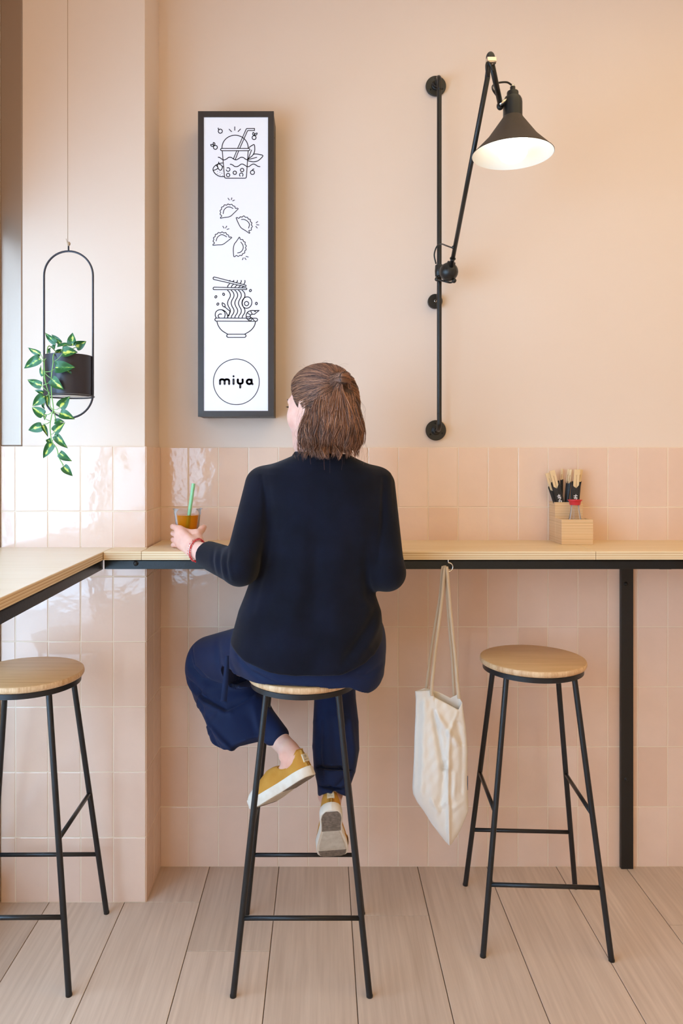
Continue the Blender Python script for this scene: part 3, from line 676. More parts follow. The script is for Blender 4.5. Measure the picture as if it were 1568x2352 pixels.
for q in [((505, 1050), (395, 958), 62, -.04, .3), ((545, 1055), (462, 968), 50, .01, -.3), ((655, 1075), (645, 953), 92, -.03, .2), ((682, 1082), (775, 1037), 88, -.03, -.4),
          ((518, 1080), (642, 1050), 52, -.06, .8), ((566, 1135), (695, 1128), 98, FR, .2), ((497, 1270), (670, 1265), 112, FR-.01, .1), ((606, 1300), (645, 1328), 34, FR, .6),
          ((468, 1372), (566, 1472), 98, FR-.008, -.2), ((366, 1150), (243, 1095), 56, -.05, .4), ((362, 1190), (208, 1276), 92, -.05, 0), ((390, 1345), (358, 1252), 50, -.055, .5),
          ((376, 1432), (238, 1382), 78, -.06, .2), ((390, 1505), (312, 1470), 46, -.055, -.5), ((402, 1530), (286, 1617), 92, FR, .1), ((420, 1525), (432, 1632), 44, FR, .7),
          ((392, 1590), (395, 1645), 42, -.06, -.5), ((540, 1632), (627, 1528), 92, FR, -.1), ((542, 1680), (670, 1732), 88, FR-.006, .2), ((394, 1700), (283, 1622), 88, FR, -.2),
          ((492, 1762), (576, 1752), 60, FR, .5), ((490, 1850), (580, 1762), 82, FR-.008, .1), ((382, 1800), (248, 1836), 88, FR, .1), ((384, 1790), (434, 1892), 46, FR, .6),
          ((500, 1880), (602, 2000), 76, FR, -.1), ((468, 1952), (384, 2090), 80, FR, .2), ((430, 1915), (470, 1975), 50, FR+.004, .5), ((538, 2040), (640, 2117), 78, FR, -.2), ((572, 2160), (650, 2248), 74, FR, .1),
          ((438, 1140), (452, 1090), 40, -.02, .3), ((520, 1145), (562, 1105), 60, -.03, -.3), ((600, 1090), (560, 1075), 50, 0, 0), ((480, 1100), (500, 1060), 50, 0, .4), ((408, 1690), (400, 1745), 26, FR, .2), ((500, 1890), (520, 1860), 36, FR, .4)]:
    leaf(*q)
for a, c in [((400, 1215), (366, 1150)), ((400, 1222), (362, 1190)), ((480, 1222), (566, 1140)), ((400, 1312), (497, 1282)), ((400, 1318), (470, 1372)), ((462, 1388), (376, 1432)), ((404, 1400), (390, 1345)), ((445, 1490), (376, 1440)), ((470, 1650), (540, 1632)), ((480, 1662), (542, 1682)), ((475, 1668), (394, 1700)), ((452, 1752), (382, 1710)), ((450, 1760), (382, 1780)), ((495, 1720), (492, 1765)), ((455, 1870), (490, 1850)), ((460, 1930), (500, 1890)), ((520, 2040), (538, 2035)), ((560, 2140), (572, 2165)), ((470, 1930), (468, 1955)), ((450, 1490), (402, 1532))]:
    stems.append((smooth_path([z5(a[0], a[1], FR+.004), z5((a[0]+c[0])/2+3, (a[1]+c[1])/2+8, FR-.002), z5(c[0], c[1], FR)], 4), .0009))
lo = gl.build('foliage', M['leaf'], pl)
ul = lo.data.uv_layers.new(name='UVMap')
for lp_ in lo.data.loops: ul.data[lp_.index].uv = UVs[lp_.vertex_index]
g = G()
for P_, r_ in stems: g.tube(P_, r_, 6)
g.build('vine', M['stem'], pl)

# ---------------------------------------------------------------- condiment holder, chopsticks, sauce bottle
ZK = ZT
hx0, hx1 = .756, .856
M['bamboo_in'] = mat('bamboo_inside', rgb(196, 158, 112), .6)
ho = thing('condiment_holder', 'stepped bamboo condiment box with a tall rear and low front compartment on the counter', 'holder', (.806, -.066, ZK))
def tray(name, xa, xb, ya, yb, z0, z1, t=.006):
    g = G(); g.box(xa+.003, xb-.003, ya+.003, yb-.003, z0+.0006, z0+.005); g.box(xa, xb, ya, ya+t, z0, z1, .0008); g.box(xa, xb, yb-t, yb, z0, z1, .0008)
    g.box(xa, xa+t, ya+t-.001, yb-t+.001, z0, z1-.0002, .0008); g.box(xb-t, xb, ya+t-.001, yb-t+.001, z0, z1-.0002, .0008)
    return g.build(name, M['bamboo'], ho, smooth=False)
tray('rear_compartment', hx0, hx1-.009, -.066, -.004, ZK, 1.2197); tray('front_compartment', hx0, hx1, -.132, -.0665, ZK, 1.1690)
sb_ = thing('soy_sauce_bottle', 'small clear glass sauce bottle with red cap standing in the bamboo box', 'bottle', (.809, -.100, ZK+.006))
def glass(name, ior=1.45, col=(1, 1, 1, 1), rough=0):
    m = bpy.data.materials.new(name); m.use_nodes = True; b_ = m.node_tree.nodes['Principled BSDF']
    b_.inputs['Base Color'].default_value = col; b_.inputs['Roughness'].default_value = rough; b_.inputs['Transmission Weight'].default_value = 1; b_.inputs['IOR'].default_value = ior; return m
M['bottle_glass'] = clear('bottle_glass', .18)
M['red_cap'] = mat('red_plastic', rgb(206, 46, 58), .4)
zc_ = ZK+.006; bx, by = .809, -.100
G().lathe([(0, zc_), (.024, zc_), (.0262, zc_+.004), (.0255, zc_+.03), (.0215, zc_+.062), (.0150, zc_+.095), (.0132, zc_+.108), (.0132, zc_+.121), (.0112, zc_+.121), (.0112, zc_+.108), (.0132, zc_+.092), (.0197, zc_+.06), (.0237, zc_+.03), (.0242, zc_+.006), (0, zc_+.003)], (bx, by, 0), 40).build('glass_body', M['bottle_glass'], sb_)
G().lathe([(.0158, zc_+.1175), (.0163, zc_+.1175), (.0185, zc_+.129), (.0228, zc_+.1325), (.0228, zc_+.1342), (.0175, zc_+.1342), (.016, zc_+.131), (0, zc_+.131)], (bx, by, 0), 40).build('cap', M['red_cap'], sb_, edge=40)
M['chop'] = mat('bamboo_stick', rgb(226, 198, 154), .6, bump=(300, .2, (1, 1, .05)))
M['sleeve'] = mat('black_paper', rgb(34, 35, 38), .5, spec=.4)
M['sleeve_in'] = mat('white_paper', rgb(222, 222, 226), .7)
M['print'] = mat('white_print', rgb(232, 232, 236), .6)
def z6(x, y, yy): return W(1220+x/8.711, 1040+y/8.711, yy)
def chop(nm, topp, basep, yt, yb_, w, slv, sw, notch, label, prnt=False, flat=1.0):
    a = z6(topp[0], topp[1], yt); c = z6(basep[0], basep[1], yb_); ax = (a-c).normalized()
    c = c-ax*((c.z-(ZK+.0065))/ax.z) if ax.z > .1 else c
    Ln = (a-c).length
    t = thing('chopstick_packet', label, 'chopsticks', c, 'paper-sleeved disposable chopsticks in the bamboo box')
    view = Vector((0, -1, 0)); side = ax.cross(view).normalized()
    if flat < 1: side = (side*flat + Vector((0, -1, 0))*math.sqrt(1-flat*flat)); side = (side-ax*side.dot(ax)).normalized()
    n = side.cross(ax).normalized()
    n = -n if n.y > 0 else n
    hw = w/2/8.711*2.43/F; Mx = Matrix((side, n, ax)).transposed().to_4x4(); Mx.translation = c
    g = G()
    for s in (-1, 1):
        x0_, x1_ = (-hw, -.0006) if s < 0 else (.0006, hw)
        g.box(x0_, x1_, -.0022, .0022, .002, Ln-.018, .0005, M=Mx)
    g.box(-hw, hw, -.0022, .0022, Ln-.0185, Ln, .0006, M=Mx)
    g.build('chopsticks', M['chop'], t, smooth=False)
    hs = sw/2/8.711*2.43/F; Ls = Ln-slv/8.711*2.43/F; nt_ = notch/8.711*2.43/F
    # sleeve: open flattened tube; the front lip is cut in a V
    prof = [(-hs, 0), (-hs*.8, -.0034), (0, -.004), (hs*.8, -.0034), (hs, 0), (hs*.8, .0034), (0, .004), (-hs*.8, .0034)]
    # local y negative is away from the viewer because n points to the viewer
    V = []; Fc = []
    tops = {4: Ls, 5: Ls-nt_*.25, 6: Ls-nt_*.9, 7: Ls-nt_*.55, 0: Ls-nt_*.25, 1: Ls, 2: Ls, 3: Ls}
    for i, (x, y) in enumerate(prof): V.append(Mx @ Vector((x*.82, y, .0008)))
    for i, (x, y) in enumerate(prof): V.append(Mx @ Vector((x, y, tops[i])))
    for i in range(8): j = (i+1) % 8; Fc.append((i, j, 8+j, 8+i))
    Fc.append(tuple(range(8))[::-1])
    o = obj('sleeve', V, Fc, M['sleeve'], t, False)
    if prnt:
        g = G(); u = hs*.42
        for k, (dx, dz, strokes) in enumerate([(0, -.054, [((-1, .7), (.9, .9)), ((.1, 1.4), (-.2, -.4)), ((-.9, 0), (.8, .2)), ((.8, .2), (.4, -.7)), ((.4, -.7), (-.5, -.9))]), (0, -.070, [((-.9, .8), (.8, .5)), ((.8, .5), (.1, -.2)), ((.1, -.2), (.9, -.7)), ((-.6, .9), (-.8, -.3)), ((-.8, -.3), (.2, -1.1))]), (0, -.084, [((-.8, .6), (.7, .8)), ((.0, 1.0), (.3, -.8)), ((.3, -.8), (-.7, -.4))])]):
            for (p0, p1) in strokes:
                A = Vector((dx+p0[0]*u, .0045, Ls+dz+p0[1]*u*1.3)); B_ = Vector((dx+p1[0]*u, .0045, Ls+dz+p1[1]*u*1.3)); d_ = (B_-A).normalized(); pn = Vector((-d_.z, 0, d_.x))*u*.18
                g.add([Mx @ q for q in (A+pn, A-pn, B_-pn, B_+pn)], [(0, 1, 2, 3)])
        g.build('print', M['print'], o, smooth=False, label='white characters printed on the sleeve')
    return t
chop('a', (316, 405), (505, 990), -.044, -.05, 88, 265, 150, 130, 'chopstick packet leaning furthest left in the bamboo box')
chop('b', (412, 355), (575, 990), -.052, -.058, 104, 225, 175, 160, 'chopstick packet with white print, leaning left, second from the left', True)
chop('c', (612, 318), (600, 900), -.016, -.02, 44, 215, 56, 20, 'single thin chopstick packet seen edge-on standing upright at the back', flat=.75)
chop('d', (746, 328), (690, 980), -.024, -.028, 46, 235, 66, 60, 'narrow chopstick packet right of the upright one, edge-on', flat=.75)
chop('e', (790, 335), (712, 980), -.036, -.04, 48, 235, 76, 60, 'narrow chopstick packet just left of the front right packet', flat=.8)
chop('f', (990, 332), (880, 980), -.022, -.03, 80, 235, 110, 40, 'chopstick packet leaning right, behind the front right packet')
chop('g', (915, 335), (868, 960), -.052, -.056, 112, 240, 195, 150, 'front right chopstick packet with white print, behind the red cap', True)

# ---------------------------------------------------------------- drink
CCX, CCY = -.4136, -.200
M['cup'] = clear('clear_plastic', .12)
cup = thing('plastic_cup', 'clear plastic cup of orange iced tea on the plywood counter in the person\'s hand', 'cup', (CCX, CCY, ZT))
zr_ = ZT+.1185
G().lathe([(0, ZT+.0005), (.0285, ZT+.0005), (.0292, ZT+.003), (.0395, zr_-.018), (.0408, zr_-.016), (.0418, zr_-.003), (.0448, zr_-.001), (.0448, zr_+.001), (.0412, zr_+.001), (.0398, zr_-.015), (.0386, zr_-.018), (.0284, ZT+.004), (0, ZT+.003)], (CCX, CCY, 0), 56).build('cup_wall', M['cup'], cup)
m = M['tea'] = mat('orange_tea', rgb(240, 158, 22), .0, spec=.3)
_b = m.node_tree.nodes['Principled BSDF']; _b.inputs['Transmission Weight'].default_value = .6; _b.inputs['IOR'].default_value = 1.15
zl = W(433, 1184, CCY-.03).z
G().lathe([(0, ZT+.0042), (.0281, ZT+.0042), (.0283+.0095*(zl-ZT)/.1, zl), (0, zl)], (CCX, CCY, 0), 56).build('tea', m, cup, edge=50, label='orange tea in the cup')
M['straw'] = mat('green_straw', rgb(150, 214, 158), .35, sss=.2)
s0 = W(444.4, 1110.5, CCY+.012); s1 = W(424, 1262, CCY+.004); s1.z = max(s1.z, ZT+.006)
g = G(); g.tube([s1, s0], .0056, 20, caps=False); g.tube([s0, s1], .0050, 20, caps=False)
stw = g.build('drinking_straw', M['straw'], origin=tuple(s1)); tag(stw, 'pale green drinking straw standing in the cup of orange tea', 'straw')

# ---------------------------------------------------------------- hook and tote bag
hk = Vector((W(1029, 1284, -.300).x, -.300, ZB))
cz = hk.z-.027; hr = .0128
P = [hk, hk+Vector((0, 0, -.008))]+[(hk.x+.0005+hr*math.sin(a), hk.y, cz+.005+hr*math.cos(a)) for a in np.linspace(.15, PI*1.5, 18)]
hook = G().tube(smooth_path(P, 3), .0021, 10).build('screw_hook', M['chrome'], origin=tuple(hk)); tag(hook, 'small chrome screw hook under the counter edge holding the tote bag', 'hook')
BY = -.305
M['canvas'] = mat('cotton_canvas', rgb(236, 229, 219), .95, spec=.1, bump=(1400, .5), sheen=.1)
M['canvas2'] = mat('cotton_webbing', rgb(206, 186, 160), .95, spec=.1, bump=(1200, .4))
bag = thing('tote_bag', 'off-white cotton tote bag hanging by its straps from the counter hook', 'bag', (hk.x, BY, W(1030, 1941, BY).z))
def z7(x, y, yy): return W(930+x/5.344, 1520+y/5.345, yy)
Lf = [(125, 360), (133, 460), (130, 640), (118, 900), (110, 1200), (97, 1440), (92, 1540), (100, 1620), (150, 1720), (230, 1830), (330, 1990), (420, 2110), (500, 2210), (545, 2255)]
Rt = [(700, 500), (715, 620), (740, 800), (755, 960), (765, 1100), (762, 1300), (760, 1500), (768, 1680), (775, 1830), (720, 1960), (680, 2060), (630, 2150), (580, 2220), (548, 2256)]
def interp(P, n):
    P = np.array(P, float); d = np.r_[0, np.cumsum(np.hypot(*np.diff(P, axis=0).T))]; t = np.linspace(0, d[-1], n)
    return np.c_[np.interp(t, d, P[:, 0]), np.interp(t, d, P[:, 1])]
NV, NU = 90, 60
la, ra = interp(Lf, NV), interp(Rt, NV)
def bagsheet(sgn):
    V = []
    for j in range(NV):
        v = j/(NV-1)
        for i in range(NU+1):
            u = i/NU
            x = la[j, 0]*(1-u)+ra[j, 0]*u; y = la[j, 1]*(1-u)+ra[j, 1]*u
            if v < .35:                       # mouth line of the front and the rear panel
                if sgn > 0: ty = np.interp(u, [0, .22, .36, .40, .92, 1], [360, 352, 345, 430, 588, 500])
                else: ty = np.interp(u, [0, .2, .3, .5, .75, .9, 1], [360, 325, 335, 372, 445, 400, 500])
                y0 = la[0, 1]*(1-u)+ra[0, 1]*u
                y += (ty-y0)*(1-v/.35)**1.5
            th = .024*(math.sin(PI*u)**.55)*(.55+.6*math.sin(PI*min(1, v*1.05))**.8)*(1 if v < .93 else (1-v)/.07)
            f = 0
            if sgn > 0:
                def ridge(x0, y0_, x1_, y1_, w, a):
                    dx, dy = x1_-x0, y1_-y0_; t = max(0, min(1, ((x-x0)*dx+(y-y0_)*dy)/(dx*dx+dy*dy)))
                    q = math.hypot(x-x0-dx*t, y-y0_-dy*t); return a*math.exp(-(q/w)**2)
                f += ridge(545, 880, 530, 1300, 26, .006)+ridge(530, 1300, 540, 2250, 22, .007)+ridge(640, 620, 540, 880, 24, .004)
                f += ridge(350, 600, 470, 1310, 30, -.009)+ridge(350, 600, 640, 1000, 34, .006)+ridge(470, 1310, 440, 1780, 40, -.006)
                f += ridge(240, 500, 200, 1600, 40, .004)+ridge(160, 500, 150, 1500, 30, -.003)+ridge(640, 760, 700, 1010, 34, -.008)+ridge(700, 1080, 690, 1600, 26, -.004)
                f += ridge(560, 1350, 550, 1700, 20, -.005)+ridge(620, 1380, 600, 1660, 22, .003)+ridge(430, 1780, 540, 1700, 26, .005)+ridge(600, 1800, 730, 1700, 24, .004)+ridge(330, 1700, 400, 1830, 22, .003)
                f += .0012*math.sin(x*.045+y*.012)*math.sin(y*.021)
                f *= 1.5*math.sin(PI*u)**.5
            V.append(z7(x, y, BY-sgn*max(th, .0006)-f))
    return V
V1, V2 = bagsheet(1), bagsheet(-1)
k = NU+1; n1 = len(V1); Fc = []
for j in range(NV-1):
    for i in range(NU):
        a = j*k+i; Fc.append((a, a+k, a+k+1, a+1)); Fc.append((n1+a, n1+a+1, n1+a+k+1, n1+a+k))
    Fc.append((j*k, n1+j*k, n1+(j+1)*k, (j+1)*k)); a = j*k+NU; Fc.append((a, a+k, n1+a+k, n1+a))
bo = obj('bag_body', V1+V2, Fc, M['canvas'], bag)
md = bo.modifiers.new('thick', 'SOLIDIFY'); md.thickness = .0012; md.offset = 0
def strap(P, w0):
    g = G(); Q = smooth_path(P, 8); V = []; Fc = []
    for i, q in enumerate(Q):
        t = i/(len(Q)-1); s = Vector((1, .25*math.sin(3*t), 0)).normalized()*w0/2*(1 if t > .08 else .8)
        for dy in (-.0006, .0006): V += [q-s+Vector((0, dy, 0)), q+s+Vector((0, dy, 0))]
    for i in range(len(Q)-1):
        a = i*4; b_ = a+4
        Fc += [(a, a+1, b_+1, b_), (a+2, b_+2, b_+3, a+3), (a, b_, b_+2, a+2), (a+1, a+3, b_+3, b_+1)]
    Fc += [(0, 2, 3, 1), (len(V)-4, len(V)-3, len(V)-1, len(V)-2)]
    obj('strap', V, Fc, M['canvas2'], bag, True)
hb = Vector((hk.x-.002, hk.y-.002, cz+.005-hr))
strap([z7(330, 420, BY-.021), z7(325, 345, BY-.022), W(999, 1500, BY-.010), W(1014, 1380, BY-.004), W(1020.5, 1310, BY-.003), W(1023.5, 1304, hk.y-.003), W(1026.5, 1310, BY-.004), W(1034, 1400, BY-.006), W(1045, 1510, BY-.010), z7(655, 400, BY-.014), z7(668, 450, BY-.012)], .0098)
strap([z7(262, 330, BY+.018), z7(266, 300, BY+.017), W(992, 1480, BY+.012), W(1010, 1370, BY+.008), W(1015.5, 1307, BY+.006), W(1019, 1302, hk.y+.004), W(1023, 1310, BY+.006), W(1030, 1420, BY+.008), W(1038, 1510, BY+.012), z7(598, 360, BY+.016), z7(602, 420, BY+.017)], .0085)
M['tab_blue'] = mat('blue_tab', rgb(56, 84, 120), .8)
g = G(); a = z7(762, 1400, BY+.004); c = z7(768, 1570, BY+.004); g.box(a.x-.003, a.x+.0016, BY, BY+.006, c.z, a.z, .0004); g.build('label_tab', M['tab_blue'], bag, smooth=False, label='small blue fabric tab in the side seam')
# ---------------------------------------------------------------- organic shapes: signed distance fields turned into meshes
def smax(f, d, k=.008):
    h = np.maximum(k-np.abs(f-d), 0)/k; return (np.maximum(f, d)+h*h*k*.25).astype(np.float32)
class Fld:
    def __init__(s, lo, hi, h):
        s.lo = np.array(lo, np.float32); s.h = h; s.n = (np.ceil((np.array(hi)-np.array(lo))/h)+1).astype(int)
        s.f = np.full(s.n, 1.0, np.float32); s.ax = [s.lo[i]+h*np.arange(s.n[i], dtype=np.float32) for i in range(3)]
    def sub(s, a, b):
        i0 = np.clip(np.floor((np.array(a)-s.lo)/s.h).astype(int), 0, s.n); i1 = np.clip(np.ceil((np.array(b)-s.lo)/s.h).astype(int)+1, 0, s.n)
        sl = tuple(slice(i0[k], i1[k]) for k in range(3)); X = s.ax[0][sl[0]][:, None, None]; Y = s.ax[1][sl[1]][None, :, None]; Z = s.ax[2][sl[2]][None, None, :]
        return sl, X, Y, Z
    def comb(s, sl, d, k, op):
        f = s.f[sl]
        if f.size == 0: return
        if op == 'add':
            if k > 0: h = np.maximum(k-np.abs(f-d), 0)/k; s.f[sl] = np.minimum(f, d)-h*h*k*.25
            else: s.f[sl] = np.minimum(f, d)
        elif op == 'cut':
            h = np.maximum(k-np.abs(f-d), 0)/k; s.f[sl] = np.maximum(f, d)+h*h*k*.25
        else:
            d = -d
            if k > 0: h = np.maximum(k-np.abs(f-d), 0)/k; s.f[sl] = np.maximum(f, d)+h*h*k*.25
            else: s.f[sl] = np.maximum(f, d)
    def cone(s, a, b, r0, r1, k=.0, op='add', asp=None):
        """tapered capsule; asp=(axis, factor) flattens it along a direction"""
        a = np.array(a, float); b = np.array(b, float); R = max(r0, r1)+k+.01; m = max(1, (1/asp[1] if asp and asp[1] < 1 else 1))
        sl, X, Y, Z = s.sub(np.minimum(a, b)-R*m, np.maximum(a, b)+R*m)
        ab = b-a; L2 = ab@ab+1e-12; px, py, pz = X-a[0], Y-a[1], Z-a[2]
        t = np.clip((px*ab[0]+py*ab[1]+pz*ab[2])/L2, 0, 1)
        dx, dy, dz = px-ab[0]*t, py-ab[1]*t, pz-ab[2]*t
        d2 = dx*dx+dy*dy+dz*dz
        if asp:
            u = np.array(asp[0], float); u /= np.linalg.norm(u); c = dx*u[0]+dy*u[1]+dz*u[2]; d2 = d2+c*c*(asp[1]**2-1)
        s.comb(sl, (np.sqrt(np.maximum(d2, 0))-(r0+(r1-r0)*t)).astype(np.float32), k, op); return s
    def ell(s, c, r, k=0, op='add', Rm=None):
        c = np.array(c, float); r = np.array(r, float); R = r.max()+k+.012
        sl, X, Y, Z = s.sub(c-R, c+R); px, py, pz = X-c[0], Y-c[1], Z-c[2]
        if Rm is not None: px, py, pz = [px*Rm[0][i]+py*Rm[1][i]+pz*Rm[2][i] for i in range(3)]
        q = np.sqrt((px/r[0])**2+(py/r[1])**2+(pz/r[2])**2)
        s.comb(sl, ((q-1)*r.min()*(.5+.5*np.minimum(q, 1))).astype(np.float32), k, op); return s
    def slices(s, rows, k=0, n=2.4, op='add'):
        """rows (z, cx, cy, a, b) from low to high: stacked superellipses"""
        R = np.array(sorted(rows), float); z0, z1 = R[0, 0], R[-1, 0]; e = .015+k
        sl, X, Y, Z = s.sub([(R[:, 1]-R[:, 3]).min()-e, (R[:, 2]-R[:, 4]).min()-e, z0-e], [(R[:, 1]+R[:, 3]).max()+e, (R[:, 2]+R[:, 4]).max()+e, z1+e])
        zz = Z.ravel(); cx, cy, a, b = [np.interp(zz, R[:, 0], R[:, i])[None, None, :] for i in (1, 2, 3, 4)]
        q = ((np.abs(X-cx)/a)**n+(np.abs(Y-cy)/b)**n)**(1/n)
        d = (q-1)*np.minimum(a, b)
        dz = np.maximum(z0-Z, Z-z1)
        s.comb(sl, np.maximum(d, dz).astype(np.float32), k, op); return s
    def plane(s, p, n, k=0):
        """keep the side against the normal"""
        p = np.array(p, float); n = np.array(n, float); n /= np.linalg.norm(n)
        d = ((s.ax[0]-p[0])*n[0])[:, None, None]+((s.ax[1]-p[1])*n[1])[None, :, None]+((s.ax[2]-p[2])*n[2])[None, None, :]
        s.f = np.maximum(s.f, d.astype(np.float32)); return s
    def mesh(s, smooth=2):
        f = s.f; f = np.where(f == 0, 1e-7, f); ins = f < 0
        C = [(i, j, k) for i in (0, 1) for j in (0, 1) for k in (0, 1)]
        n = np.array(f.shape)-1
        cnt = sum(ins[i:n[0]+i, j:n[1]+j, k:n[2]+k].astype(np.int8) for i, j, k in C)
        idx = np.argwhere((cnt > 0) & (cnt < 8)); N = len(idx)
        vid = np.full(n, -1, np.int64); vid[tuple(idx.T)] = np.arange(N)
        val = np.stack([f[idx[:, 0]+i, idx[:, 1]+j, idx[:, 2]+k] for i, j, k in C], 1); Ca = np.array(C, float)
        acc = np.zeros((N, 3)); num = np.zeros(N)
        for a in range(8):
            for b in range(a+1, 8):
                if sum(abs(C[a][q]-C[b][q]) for q in range(3)) != 1: continue
                va, vb = val[:, a], val[:, b]; m = (va < 0) != (vb < 0)
                t = np.where(m, va/np.where(m, va-vb, 1), 0)[:, None]
                acc += np.where(m[:, None], Ca[a]+(Ca[b]-Ca[a])*t, 0); num += m
        V = s.lo+(idx+acc/num[:, None])*s.h; Q = []
        for axis in range(3):
            a, b = [(1, 2), (2, 0), (0, 1)][axis]
            sl0 = [slice(None)]*3; sl1 = [slice(None)]*3; sl0[axis] = slice(0, -1); sl1[axis] = slice(1, None)
            i0, i1 = ins[tuple(sl0)], ins[tuple(sl1)]; ch = np.argwhere(i0 != i1)
            ok = (ch[:, a] > 0) & (ch[:, b] > 0) & (ch[:, a] < f.shape[a]-1) & (ch[:, b] < f.shape[b]-1); ch = ch[ok]
            def cell(da, db):
                c = ch.copy(); c[:, a] -= da; c[:, b] -= db; return vid[tuple(c.T)]
            q = np.stack([cell(1, 1), cell(0, 1), cell(0, 0), cell(1, 0)], 1)
            fl = ~i0[tuple(ch.T)]
            q[fl] = q[fl][:, ::-1]; Q.append(q)
        Q = np.concatenate(Q); Q = Q[(Q >= 0).all(1)]
        E = np.concatenate([Q[:, [0, 1]], Q[:, [1, 2]], Q[:, [2, 3]], Q[:, [3, 0]]])
        for it in range(smooth):
            S_ = np.zeros_like(V); c = np.zeros(N)
            np.add.at(S_, E[:, 0], V[E[:, 1]]); np.add.at(S_, E[:, 1], V[E[:, 0]]); np.add.at(c, E[:, 0], 1); np.add.at(c, E[:, 1], 1)
            V = V*.45+.55*S_/np.maximum(c, 1)[:, None]
        return V, Q
def normals(V, Q):
    n = np.cross(V[Q[:, 2]]-V[Q[:, 0]], V[Q[:, 3]]-V[Q[:, 1]]); N = np.zeros_like(V)
    for i in range(4): np.add.at(N, Q[:, i], n)
    return N/np.maximum(np.linalg.norm(N, axis=1), 1e-12)[:, None]
def folds(V, Q, fl, facing=None):
    """fl: (points, width, height): raise (+) or press (-) soft ridges along polylines; distance measured across x and z"""
    N = normals(V, Q); D = np.zeros(len(V))
    for pts, w, a in fl:
        P = [np.array(W(p[0], p[1], p[2] if len(p) > 2 else -.52)) for p in pts]; best = np.full(len(V), 9.0); tt = np.zeros(len(V)); n = len(P)-1
        for i in range(n):
            A, B = P[i], P[i+1]; ab = (B-A)[[0, 2]]; q = V[:, [0, 2]]-A[[0, 2]]; t = np.clip(q@ab/(ab@ab), 0, 1); d = np.linalg.norm(q-t[:, None]*ab, axis=1)
            m = d < best; best[m] = d[m]; tt[m] = (i+t[m])/n
        D += a*np.exp(-(best/w)**2)*np.sin(np.clip(tt, .06, .94)*PI)**.5*np.clip(-N[:, 1]*2.2, 0, 1)
    return V+N*D[:, None]

def Wn(px, py, y): return np.array(W(px, py, y))
per = thing('person', 'person seated with back turned on the middle stool, navy jumper and trousers, ochre canvas shoes', 'person', (-.03, -.43, .775))
M['skin'] = mat('skin', rgb(234, 188, 170), .5, spec=.35, sss=.25, var=(45, rgb(228, 174, 156)))
parts_V, parts_Q = [], []
def addbody(V, Q):
    n = sum(len(v) for v in parts_V); parts_V.append(V); parts_Q.append(Q+n)
# head, turned to the left and away
YAW = math.radians(48); HC = np.array([-.004, -.435, 1.494]); ROLL = math.radians(-3)
fw = np.array([-math.sin(YAW), math.cos(YAW), 0]); rt = np.array([math.cos(YAW), math.sin(YAW), 0]); upv = np.array([0, 0, 1.])
HM = np.stack([rt, fw, upv])                                  # rows: local x, y, z axes in world
def hp(x, y, z): return HC+x*rt+y*fw+z*upv
Rl = HM.T                                                     # world->local via p @ Rl
hf = Fld((-.17, -.60, 1.26), (.16, -.27, 1.64), .0024)
def he(c, r, k=0, op='add'): hf.ell(hp(*c), r, k, op, Rm=[[rt[0], fw[0], 0], [rt[1], fw[1], 0], [0, 0, 1]])
he((0, -.012, .030), (.0745, .094, .088)); he((0, .030, -.018), (.0615, .064, .088), .03); 
for s in (-1, 1):
    hf.cone(hp(s*.048, .0, -.055), hp(s*.010, .066, -.098), .017, .014, .03)
    he((s*.036, .054, -.020), (.028, .026, .030), .02)
    hf.cone(hp(s*.010, .088, .024), hp(s*.044, .072, .026), .0085, .0085, .012)
he((0, .076, -.094), (.020, .016, .016), .02); he((0, .078, -.062), (.026, .014, .022), .015)
for s in (-1, 1): he((s*.031, .092, .006), (.017, .012, .012), .012, 'sub')
hf.cone(hp(0, .090, .016), hp(0, .112, -.026), .0065, .0095, .012)
for s in (-1, 1): he((s*.010, .100, -.031), (.008, .010, .0065), .005)
he((0, .0905, -.0545), (.021, .0075, .0048), .003); he((0, .0895, -.0645), (.019, .0075, .0055), .003); he((0, .101, -.0595), (.020, .006, .0012), .001, 'sub')
for s in (-1, 1):
    he((s*.0775, -.006, .004), (.0065, .018, .030), .006); he((s*.083, -.002, .004), (.004, .010, .018), .004, 'sub')
nb = np.array([.004, -.448, 1.35])
hf.cone(hp(0, -.018, -.05), nb, .048, .049, .03); hf.cone(nb, nb+[0, .0, -.07], .049, .055, .02)
V, Q = hf.mesh(2); addbody(V, Q)
# left hand around the cup, with forearm
ff = Fld((-.50, -.52, .99), (-.20, -.12, 1.20), .0016)
wr = Wn(449, 1262, -.350); el_ = Wn(550, 1308, -.53)
pdir = np.array([.1, .25, .96])
ff.cone(wr, el_, .0265, .038, 0, asp=((.75, .65, 0), 1.35))
ax_ = (wr-el_)/np.linalg.norm(wr-el_)
mcp = [Wn(411, 1216, -.262), Wn(409, 1229.5, -.262), Wn(410, 1243, -.262), Wn(415, 1253.5, -.263)]
pip = [Wn(400, 1210.5, -.222), Wn(401.5, 1226.5, -.222), Wn(402.5, 1241, -.222), Wn(408, 1252.5, -.226)]
dip = []; tip = []
for i, p in enumerate(pip):
    ang0 = math.atan2(p[1]-CCY, p[0]-CCX); rr_ = .0345+.0085+(p[2]-ZT)*.04
    for st_, L_ in ((1, dip), (2, tip)):
        an = ang0-st_*[.62, .66, .62, .50][i]; L_.append(np.array([CCX+rr_*math.cos(an), CCY+rr_*math.sin(an), p[2]-.001*st_]))
fr_ = [.0088, .0089, .0084, .0074]
for i in range(4):
    w0 = wr+np.array([-.006, .018, .010-.0075*i])
    ff.cone(w0, mcp[i], .0165, .0112, .014)
for i in range(4):
    ff.cone(mcp[i], pip[i], .0104*fr_[i]/.0088, fr_[i], .006); 
